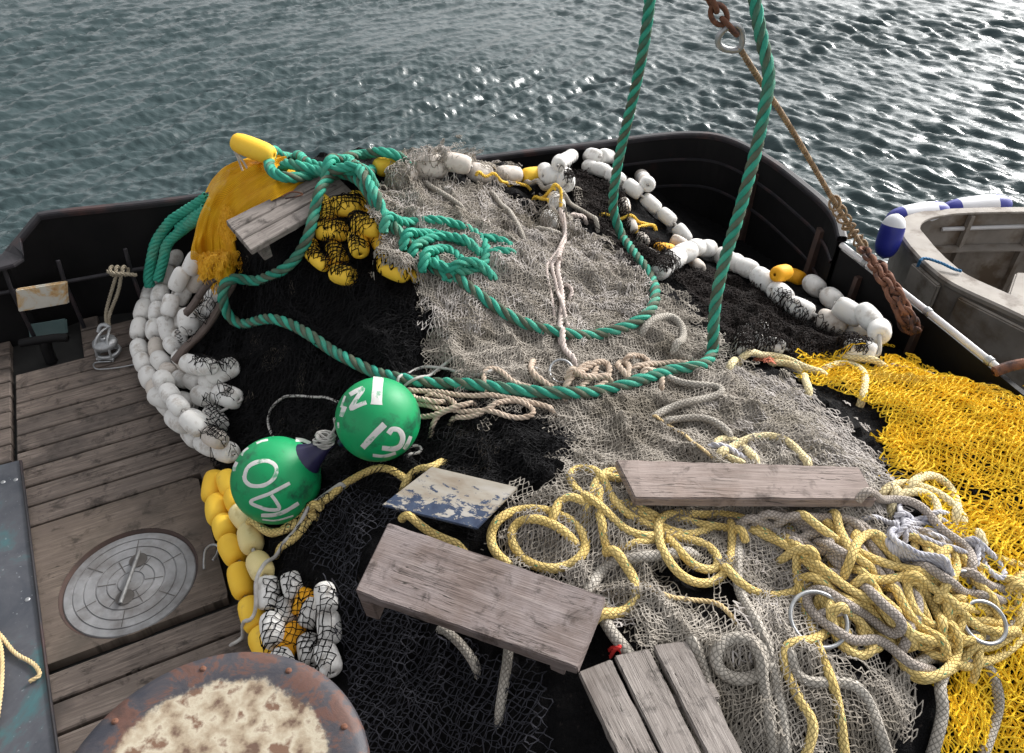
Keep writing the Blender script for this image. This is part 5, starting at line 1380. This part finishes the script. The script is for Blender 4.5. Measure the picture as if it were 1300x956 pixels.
rope_obj('grey_rope', [z7([(690,905),(610,885),(540,815),(470,780),(400,795),(330,762),(260,712),(210,662),(198,605),(230,575),(290,600),(370,652),(440,682),(500,740),(552,775),(582,750),(572,710),(500,650),(430,585)]),
   z7([(690,505),(760,560),(830,600),(900,612),(980,632),(1008,602),(980,570),(900,562),(850,520)])], .0145, [M['grey_rope']], 'smooth grey rope in long narrow loops on top of the yellow rope heap', tw=False, sides=12)
rope_obj('yellow_rope', [z7([(500,205),(520,178),(580,165),(660,180),(740,220),(800,275),(835,320),(820,325)]), z7([(560,215),(620,198),(690,212),(722,260),(715,300)]), z7([(620,165),(645,137),(700,132),(755,162),(790,215),(795,270)]), z7([(540,260),(530,220),(560,200)]), z7([(880,380),(900,375),(910,410),(885,430)])], .0148, [M['pale_yellow_rope']], 'pale yellow rope looped beside the yellow net right of the long board', tw=False, sides=12)
# hank
hk = []
for k in range(5):
    o_ = k * 27
    hk.append(z7([(575 + k * 4, 320), (530 - 5 * k + 30 * (k > 3), 340 + k * 10), (505 + o_, 400 + .3 * o_), (530 + o_, 445 + .1 * o_), (600 + o_ * .7, 470 + .05 * o_ - k * 4), (680 + o_ * .4, 490 - k * 8), (745, 495 - k * 5)]))
for k in range(5):
    hk.append(z7([(590, 320 + 6 * k), (640, 300 + 20 * k), (720, 308 + 24 * k), (790, 340 + 22 * k), (850, 385 + 14 * k), (885, 420 + 8 * k)]))
hk.append(z7([(700,290),(740,275),(790,285),(810,320),(790,345)])); hk.append(z7([(870,400),(920,440),(960,480),(990,520),(985,555),(940,545),(910,490),(900,440)])); hk.append(z7([(880,400),(885,440),(875,480)]))
hk.append(z7([(560,290),(600,310),(610,350),(570,370),(545,340),(560,300),(600,290)])); hk.append(z7([(565,250),(575,300),(590,360)])); hk.append(z7([(430,300),(500,300),(550,320)])); hk.append(z7([(590,285),(625,310),(600,350),(560,345)]))
rope_obj('rope_hank', hk, .0095, [M['hank']], 'bundled hank of thin grey-white twisted rope on the yellow rope heap', wob=.4)
rope_obj('grey_rope', [z7([(450,200),(520,225),(600,232),(670,272),(720,340),(780,380),(832,412),(862,470),(852,495)])], .0142, [M['grey_rope']], 'smooth grey rope passing over the hank of thin rope', tw=False, sides=12)
# rings
def ring3(c, r, tr, tilt, name, label, m=M['galv']):
    a = Acc(); t = np.linspace(0, 2 * math.pi, 60)
    X = np.array([1, 0, 0.0]); Y_ = np.array([0, math.cos(tilt), math.sin(tilt)])
    P_ = c + r * (np.cos(t)[:, None] * X + np.sin(t)[:, None] * Y_)
    tube(a, P_, tr, 10, 0, False); return a.obj(name, [m], label, 'ring')
c = cast(z7([(240, 720)]), .01)[0]; ring3(c + [0, 0, .02], .078, .006, .3, 'purse_ring', 'large silver ring at the left of the yellow rope heap')
c = cast(z7([(900, 720)]), .01)[0]; ring3(c + [0, 0, .005], .060, .006, .4, 'purse_ring', 'silver ring half hidden in the yellow rope at lower right')
c = cast(z7([(820, 560)]), .01)[0]; ring3(c + [0, 0, .0], .035, .005, .9, 'purse_ring', 'small silver ring peeking out below the thin rope hank')

# large board and grating
bzs = [zat(480, 690) + .06, zat(740, 740) + .05, zat(740, 850) + .05, zat(460, 760) + .12]
zt_ = clear_z([(493,663),(769,757),(733,848),(450,750)], .045, .56); print('board z', bzs, zt_)
r_, qc = board('large_board', [(493,663),(769,757),(733,848),(450,750)], [zt_ + .02, zt_ + .03, zt_, zt_ - .01], .045, M['board_wood'], 'large thick wooden board lying aslant on the black net in the foreground', legs=[(.05, .8, .09), (.9, .7, .06)])
bstamp(qc)
gz = clear_z([(734,852),(872,812),(945,960),(806,985)], .022, .5)
gr = empty('wooden_grating', tuple(Vector(onz(830, 880, gz - .06))), 'three-slat wooden grating at the bottom edge beside the large board', 'grating')
for (tl, tr_, br, bl) in [((734,852),(776,836),(850,985),(806,1005)), ((780,832),(824,822),(900,975),(854,985)), ((828,818),(872,812),(945,960),(905,972))]:
    slab('slat', [Vector(onz(*tl, gz)), Vector(onz(*bl, gz)), Vector(onz(*br, gz)), Vector(onz(*tr_, gz))], .022, M['grey_wood'], gr, .004)
slab('crossbar', [Vector(onz(770, 905, gz - .023)), Vector(onz(905, 865, gz - .023)), Vector(onz(915, 885, gz - .023)), Vector(onz(780, 925, gz - .023))], .03, M['grey_wood'], gr, .004)

# ------------------------------------------------------------------ buoys
def sphere_hit(u, v, c, r):
    d = rays([(u, v)])[0]; d = d / np.linalg.norm(d); oc = CAM - c
    b = d.dot(oc); disc_ = b * b - (oc.dot(oc) - r * r)
    t = -b - math.sqrt(max(disc_, 0)); return CAM + d * t
def stroke(acc, px, wpx, c, r):
    q = catmull(np.array(px, float), 1.5); T = np.gradient(q, axis=0); T /= np.linalg.norm(T, axis=1)[:, None] + 1e-9
    N = np.stack([-T[:, 1], T[:, 0]], 1); n = len(q)
    wv = wpx * (1 + .10 * gsm(RNG.normal(0, 1, n), 2)[:n]) 
    ss = np.linspace(-.5, .5, 7)
    V = np.array([[sphere_hit(*(q[i] + N[i] * s * wv[i]), c, r * (1.0035 if abs(s) < .45 else 1.0005)) for s in ss] for i in range(n)])
    k = len(ss); i = np.arange(n - 1)[:, None] * k; j = np.arange(k - 1)[None, :]
    Q = np.stack([i + j, i + j + 1, i + k + j + 1, i + k + j], -1).reshape(-1, 4)
    acc.add(V.reshape(-1, 3), Q, V.reshape(-1, 3)[:, :2])
def buoy(u, v, rpx, label, strokes, neck_px, z_s):
    dep = 3.0
    for _ in range(4):
        r = rpx / F * dep * .985
        c = cast([(u, v + rpx * .35)], 0)[0]
        # centre on the picture ray, resting on the heap
        d = rays([(u, v)])[0]
        ts = np.arange(1.5, 4.5, .005); pp_ = CAM + d[None] * ts[:, None]
        h = hz(pp_[:, 0], pp_[:, 1]) + r * .93
        k = np.argmax(pp_[:, 2] <= h); t = ts[k]; dep = t
    c = CAM + d * t; r = rpx / F * t * .985
    root = empty('buoy', (c[0], c[1], c[2] - r), label, 'buoy', None)
    a = Acc(); nk = Vector(ony(neck_px[0], neck_px[1], c[1] + .06)) - Vector(c); nk.normalize()
    # body with a slight pear shape towards the neck
    n1, n2 = 48, 64; V = []; U = []
    X = nk; Yv = Vector((0, 0, 1)).cross(X).normalized(); Zv = X.cross(Yv)
    for i in range(n1 + 1):
        th = math.pi * i / n1; rr = math.sin(th) * r; xx = math.cos(th) * r
        for j in range(n2 + 1):
            ph = 2 * math.pi * j / n2; p = Vector(c) + X * xx + Yv * rr * math.cos(ph) + Zv * rr * math.sin(ph); V.append(list(p)); U.append((i / n1, j / n2))
    i = np.arange(n1)[:, None] * (n2 + 1) + np.arange(n2)[None, :]
    a.add(V, np.stack([i, i + 1, i + n2 + 2, i + n2 + 1], -1).reshape(-1, 4), U)
    a.obj('body', [M['buoy']], parent=root)
    for s in strokes:
        a = Acc(); stroke(a, z_s(s[0]), s[1] * (1.0 if u < 400 else 1.15) / 3.413, np.array(c), r)
        a.obj('painted_stroke', [M['paint']], parent=root)
    a = Acc(); C0 = np.array(c) + np.array(nk) * r * .86
    tt = np.linspace(0, 1, 12); P_ = C0 + np.array(nk) * (tt[:, None] * r * .75)
    tube(a, P_, .05, 20, 0, True, 1, np.interp(tt, [0, .25, .6, .8, 1], [r * .44, r * .30, r * .19, r * .13, r * .11]))
    a.obj('neck', [M['buoy_neck']], parent=root)
    return root, np.array(c), r, np.array(nk)
b1, c1, r1, k1 = buoy(351, 609.5, 56.5, 'green ball buoy painted white with 140, left one of the pair', [
   ([(512,634),(526,594),(560,571),(608,563),(644,580),(652,611),(634,646),(594,670),(544,671),(518,652),(512,628)], 17), ([(710,660),(625,704),(540,740),(590,768),(625,776),(664,772),(652,742),(630,712)], 15), ([(748,747),(690,782),(640,798),(585,800)], 17),
   ([(480,568),(470,590),(468,608)], 14), ([(735,471),(765,474),(800,488)], 16), ([(590,818),(650,822),(725,802)], 7), ([(530,507),(512,520),(500,540)], 9), ([(565,487),(590,477),(615,472)], 9)], (420, 562), zb)
b2, c2, r2, k2 = buoy(480, 532.5, 54.5, 'green ball buoy with scattered white strokes, right one of the pair', [
   ([(275,268),(270,320),(266,388)], 40), ([(150,345),(180,328),(208,318),(180,362),(155,405),(185,392),(222,378)], 16), ([(130,350),(112,400)], 8), ([(128,395),(112,440)], 18),
   ([(302,473),(255,520),(205,575)], 24), ([(318,515),(335,495),(365,500),(380,530),(370,565),(340,580),(290,576)], 19), ([(415,525),(400,560),(385,582)], 14), ([(250,608),(300,612),(350,598)], 12), ([(100,465),(100,490)], 8)], (428, 566), za)
a = Acc(); tt = np.linspace(0, 2 * math.pi * 5, 120); cc = c1 + k1 * (r1 * 1.42)
for s in range(3):
    tube(a, np.stack([cc[0] + .028 * np.cos(tt * (1 + .1 * s)) + .01 * np.sin(tt * .31 + s), cc[1] + .022 * np.sin(tt) + .006 * s, cc[2] + .03 + .02 * np.sin(tt * .37 + s)], 1), .004, 6)
tube(a, catmull(np.array([cc + [0, 0, .03], (cc * .6 + (c2 - np.array([r2, 0, 0])) * .4), c2 + np.array([-r2 * 1.01, -.02, -.02]), c2 + np.array([-r2 * .93, -.05, .05])]), .01), .005, 6)
a.obj('lashing', [M['cord']], 'grey cord lashing binding the necks of the two green buoys together', 'cord')
rope_obj('lanyard', [zb([(640,465),(612,410),(618,345),(670,290),(750,278),(860,290),(925,312)])], .006, [M['cord']], 'thin grey cord bowed over the black net left of the right buoy', 'line', tw=False)
rope_obj('lanyard', [za([(365,272),(420,232),(500,220),(600,240),(700,262),(780,252),(797,212),(755,165),(680,160),(600,190),(520,240),(450,280),(395,300)])], .006, [M['cord']], 'thin grey cord looping on the grey net above the right buoy', 'line', tw=False)
rope_obj('lanyard', [za([(290,640),(360,590),(420,565),(465,557),(478,578),(450,605),(395,598)])], .006, [M['cord']], 'thin grey cord curling below the right green buoy', 'line', tw=False)
rope_obj('lanyard', [zd([(270,778),(330,710),(370,640),(378,560),(372,490),(410,430),(470,360),(540,280),(600,190),(690,90),(780,58)])], .007, [M['cord']], 'long thin grey cord crossing the yellow floats below the left buoy', 'line', tw=False)

# ------------------------------------------------------------------ wire stay, shackle and chain at the right
yt, yb = 3.1, 3.42
wy_ = lambda t: yt + (yb - yt) * t
wp = [ony(938, 60, 3.05), ony(958, 92, 3.10), ony(1005, 165, 3.2), ony(1060, 258, 3.33), ony(1100, 322, 3.42)]
a = Acc(); twist(a, catmull(np.array(wp), .02), .013, .05, 3, 6, (0, 0, 0)); 
w_o = a.obj('wire_stay', [M['wire']], 'tarred brown wire stay running from the top shackle down to the pipe rail', 'wire')
tcen = ony(929, 50, 3.04); a = Acc(); t = np.linspace(0, 2 * math.pi, 40)
dW = (wp[0] - tcen); dW /= np.linalg.norm(dW); sW = np.cross(dW, [0, 1, 0]); sW /= np.linalg.norm(sW)
sh = .045 * np.cos(t); wd = .042 * np.sin(t) * (1 - .35 * np.cos(t))
tube(a, tcen - dW[None] * .0 + dW[None] * sh[:, None] * 1.2 + sW[None] * wd[:, None], .012, 8, 0, False); a.obj('thimble', [M['galv']], parent=w_o)
# serving and splice wraps low on the wire
a = Acc()
for s in range(7):
    tt = np.linspace(0, 2 * math.pi * 1.3, 16); c = wp[3] * (1 - s / 7) + wp[4] * (s / 7) + np.array([0, 0, -.01])
    tube(a, np.stack([c[0] + .026 * np.cos(tt + s), c[1] + .02 * np.sin(tt), c[2] + .026 * np.sin(tt + s) + .01 * tt / 6], 1), .006, 6)
a.obj('seizing', [M['wire']], parent=w_o)
def chain(name, pts, lr, tr, m, label, cat='chain'):
    a = Acc(); q = catmull(np.array(pts), lr * 1.55); T, N, B = frames(q)
    for i in range(len(q)):
        t = np.linspace(0, 2 * math.pi, 22); A_ = N[i] if i % 2 else B[i]
        ring = q[i] + T[i][None] * (np.cos(t) * lr * 1.25)[:, None] + A_[None] * (np.sin(t) * lr * .72)[:, None]
        tube(a, ring, tr, 7, 0, False)
    return a.obj(name, [m], label, cat)
chain('rusty_chain', [ony(926, 34, 3.03), ony(912, 18, 3.02), ony(902, 0, 3.0), ony(893, -25, 2.98), ony(880, -60, 2.96)], .036, .010, M['rust'], 'rusty shackle and chain links holding the top of the wire stay')
pb_ = rpw[0]
cps = [ony(1098, 318, 3.33), ony(1107, 332, 3.18), ony(1116, 348, 3.06), ony(1127, 364, 2.97), ony(1136, 382, 2.90), ony(1145, 400, 2.86), ony(1152, 414, 2.84)]
chain('rusty_chain', cps, .032, .010, M['rust'], 'rusty chain hanging in a bunch over the white pipe rail')
chain('rusty_chain', [p + np.array([.03, -.03, .0]) for p in cps[1:]] + [cps[-1] + np.array([.0, .05, -.02]), cps[3] + np.array([.06, .0, -.05])], 0.030, .009, M['rust'], 'second rusty chain doubled back beside the first on the pipe rail')

# ------------------------------------------------------------------ skiff alongside
def skiff():
    zg = .22
    outer = [(1700,262),(1500,262),(1300,262),(1208,264),(1168,268),(1148,275),(1140,286),(1146,300),(1158,316),(1180,338),(1212,361),(1300,402),(1450,480),(1700,620)]
    O_ = catmull(np.array([onz(u, v, zg) for u, v in outer]), .06)
    T = np.gradient(O_[:, :2], axis=0); T /= np.linalg.norm(T, axis=1)[:, None]; N = np.stack([-T[:, 1], T[:, 0]], 1)  # inward
    cen = O_[:, :2].mean(0)
    if ((cen - O_[len(O_) // 2, :2]) * N[len(O_) // 2]).sum() < 0: N = -N
    root = empty('skiff', (float(O_[:, 0].mean()), float(O_[:, 1].mean()), ZW), 'scuffed grey aluminium skiff moored alongside at the right edge', 'skiff')
    nearw = np.clip((np.arange(len(O_)) / len(O_) - .45) * 8, 0, 1)
    def sw(name, prof, m):
        rows = np.array([[[O_[i, 0] + N[i, 0] * a_(i) , O_[i, 1] + N[i, 1] * a_(i), z] for a_, z in prof] for i in range(len(O_))])
        k = rows.shape[1]; n = len(O_); i = np.arange(n - 1)[:, None] * k; j = np.arange(k)[None, :]; j2 = (j + 1) % k
        acc = Acc(); acc.add(rows.reshape(-1, 3), np.stack([i + j, i + j2, i + k + j2, i + k + j], -1).reshape(-1, 4), rows.reshape(-1, 3)[:, :2])
        return acc.obj(name, [m], parent=root, smooth=False)
    C = lambda v: (lambda i: v)
    gw = lambda i: .075 + .07 * nearw[i] * (1 - .0)
    sw('hull', [(C(.012), zg - .012), (C(.02), -.3), (C(.10), ZW - .3), (C(.13), ZW - .3), (C(.05), -.3), (C(.035), zg - .012)], M['alu'])
    sw('gunwale', [(C(0), zg - .035), (C(-.004), zg - .01), (C(.008), zg), (lambda i: gw(i) - .004, zg + .002), (gw, zg - .006), (lambda i: gw(i) - .004, zg - .014), (C(.02), zg - .014), (C(.012), zg - .035)], M['alu_light'])
    sw('inner_shelf', [(C(.055), -.02), (C(.13), -.02), (C(.13), -.03), (C(.055), -.03)], M['alu'])
    # floor
    bm = bmesh.new(); pts = [bm.verts.new((O_[i, 0] + N[i, 0] * .07 - root.location.x, O_[i, 1] + N[i, 1] * .07 - root.location.y, -.55 - ZW)) for i in range(len(O_))]
    f = bm.faces.new(pts); bm.normal_update()
    if f.normal.z < 0: f.normal_flip()
    bmesh.ops.triangulate(bm, faces=bm.faces[:]); me = bpy.data.meshes.new('floor'); bm.to_mesh(me); bm.free(); me.materials.append(M['alu']); link('sole', me, root)
    for k in range(4, len(O_) - 4, 7):
        acc = Acc(); p = np.array([O_[k, 0], O_[k, 1]]) + N[k] * .045; s = T[k] * .012
        V = [[*(p - s), zg - .02], [*(p + s), zg - .02], [*(p + s + N[k] * .04), zg - .02], [*(p - s + N[k] * .04), zg - .02]]
        V += [[v[0], v[1], -.54] for v in V]
        acc.add(V, [(0, 1, 2, 3), (7, 6, 5, 4), (0, 4, 5, 1), (1, 5, 6, 2), (2, 6, 7, 3), (3, 7, 4, 0)]); acc.obj('rib', [M['alu']], parent=root, smooth=False)
    a = Acc(); tube(a, np.array([onz(1196, 291, .1), onz(1250, 289, .1), onz(1400, 284, .1)]), .014, 10); a.obj('inner_pipe', [M['pipe']], parent=root)
    q = [Vector(onz(1290, 345, .0)), Vector(onz(1420, 350, .0)), Vector(onz(1460, 420, .0)), Vector(onz(1274, 392, .0))]
    slab('locker', q, .55, M['alu_light'], root, .01)
    # fender guard plate on the near bow
    for (ua, ub, nm, mt) in ((1160, 1207, 'bow_guard', M['alu_light']), (1212, 1420, 'side_plate', M['alu'])):
        pj = proj(O_[:, 0], O_[:, 1], O_[:, 2])[0]; hlf = np.arange(len(O_)) > len(O_) * .4
        ii = [i for i in range(len(O_)) if hlf[i] and ua <= pj[i] <= ub and O_[i, 1] < 4.3]
        if len(ii) < 2: continue
        a, b = O_[ii[0], :2], O_[ii[-1], :2]; na, nb = -N[ii[0]] * .03, -N[ii[-1]] * .03
        zt_ = zg - .045
        q = [Vector((*(a + na), zt_)), Vector((*(b + nb), zt_)), Vector((*(b - nb * .2), zt_)), Vector((*(a - na * .2), zt_))]
        slab(nm, q, .55 if nm == 'bow_guard' else .8, mt, root, .008, down=(0, 0, -1))
    return root, O_, N
sk, SO, SN = skiff()
def fender(u, v, y, ax, L, r, label):
    c = ony(u, v, y); root = empty('fender', tuple(c - np.array([0, 0, r])), label, 'fender', 'blue and white fenders on the skiff bow'); up_ = ax[2] > .5
    X = Vector(ax).normalized(); n = 25; tt = np.linspace(-1, 1, n)
    prof = r * np.sqrt(np.clip(1 - np.abs(tt) ** 3.2, 0.02, 1))
    P_ = np.array(c)[None] + np.array(X)[None] * (tt[:, None] * L / 2)
    a = Acc(); k = 7; tube(a, P_[k - 1:n - k + 1], r, 24, 0, False, 1, prof[k - 1:n - k + 1]); a.obj('body', [M['fender_blue' if up_ else 'fender_white']], parent=root)
    for s in (slice(0, k), slice(n - k, n)):
        a = Acc(); tube(a, P_[s], r, 24, 0, True, 1, prof[s]); a.obj('end_cap', [M['fender_white' if up_ and s.start != 0 else 'fender_blue']], parent=root)
fender(1130, 300, 4.12, (.12, .25, 1), .27, .070, 'mostly blue fender with white top hanging at the rounded skiff bow')
fender(1165, 273, 4.50, (1, .15, .1), .42, .075, 'mostly white fender just behind the skiff bow rim')
fender(1238, 264, 4.75, (1, .1, .08), .5, .08, 'white fender with blue end farthest along the skiff rim')
a = Acc(); q = np.array([onz(1168, 331, .24), onz(1175, 328, .245), onz(1195, 334, .25), onz(1212, 342, .24), onz(1224, 345, .235)]); twist(a, catmull(q, .015), .009)
q = np.array([onz(1168, 331, .23), onz(1162, 345, .12), onz(1157, 362, .0), onz(1154, 378, -.05)]); twist(a, catmull(q, .015), .009)
a.obj('mooring_line', [M['blue_rope']], 'blue mooring line tied over the near gunwale of the skiff', 'rope')

print('verts', sum(len(o.data.vertices) for o in bpy.data.objects if o.type == 'MESH'))
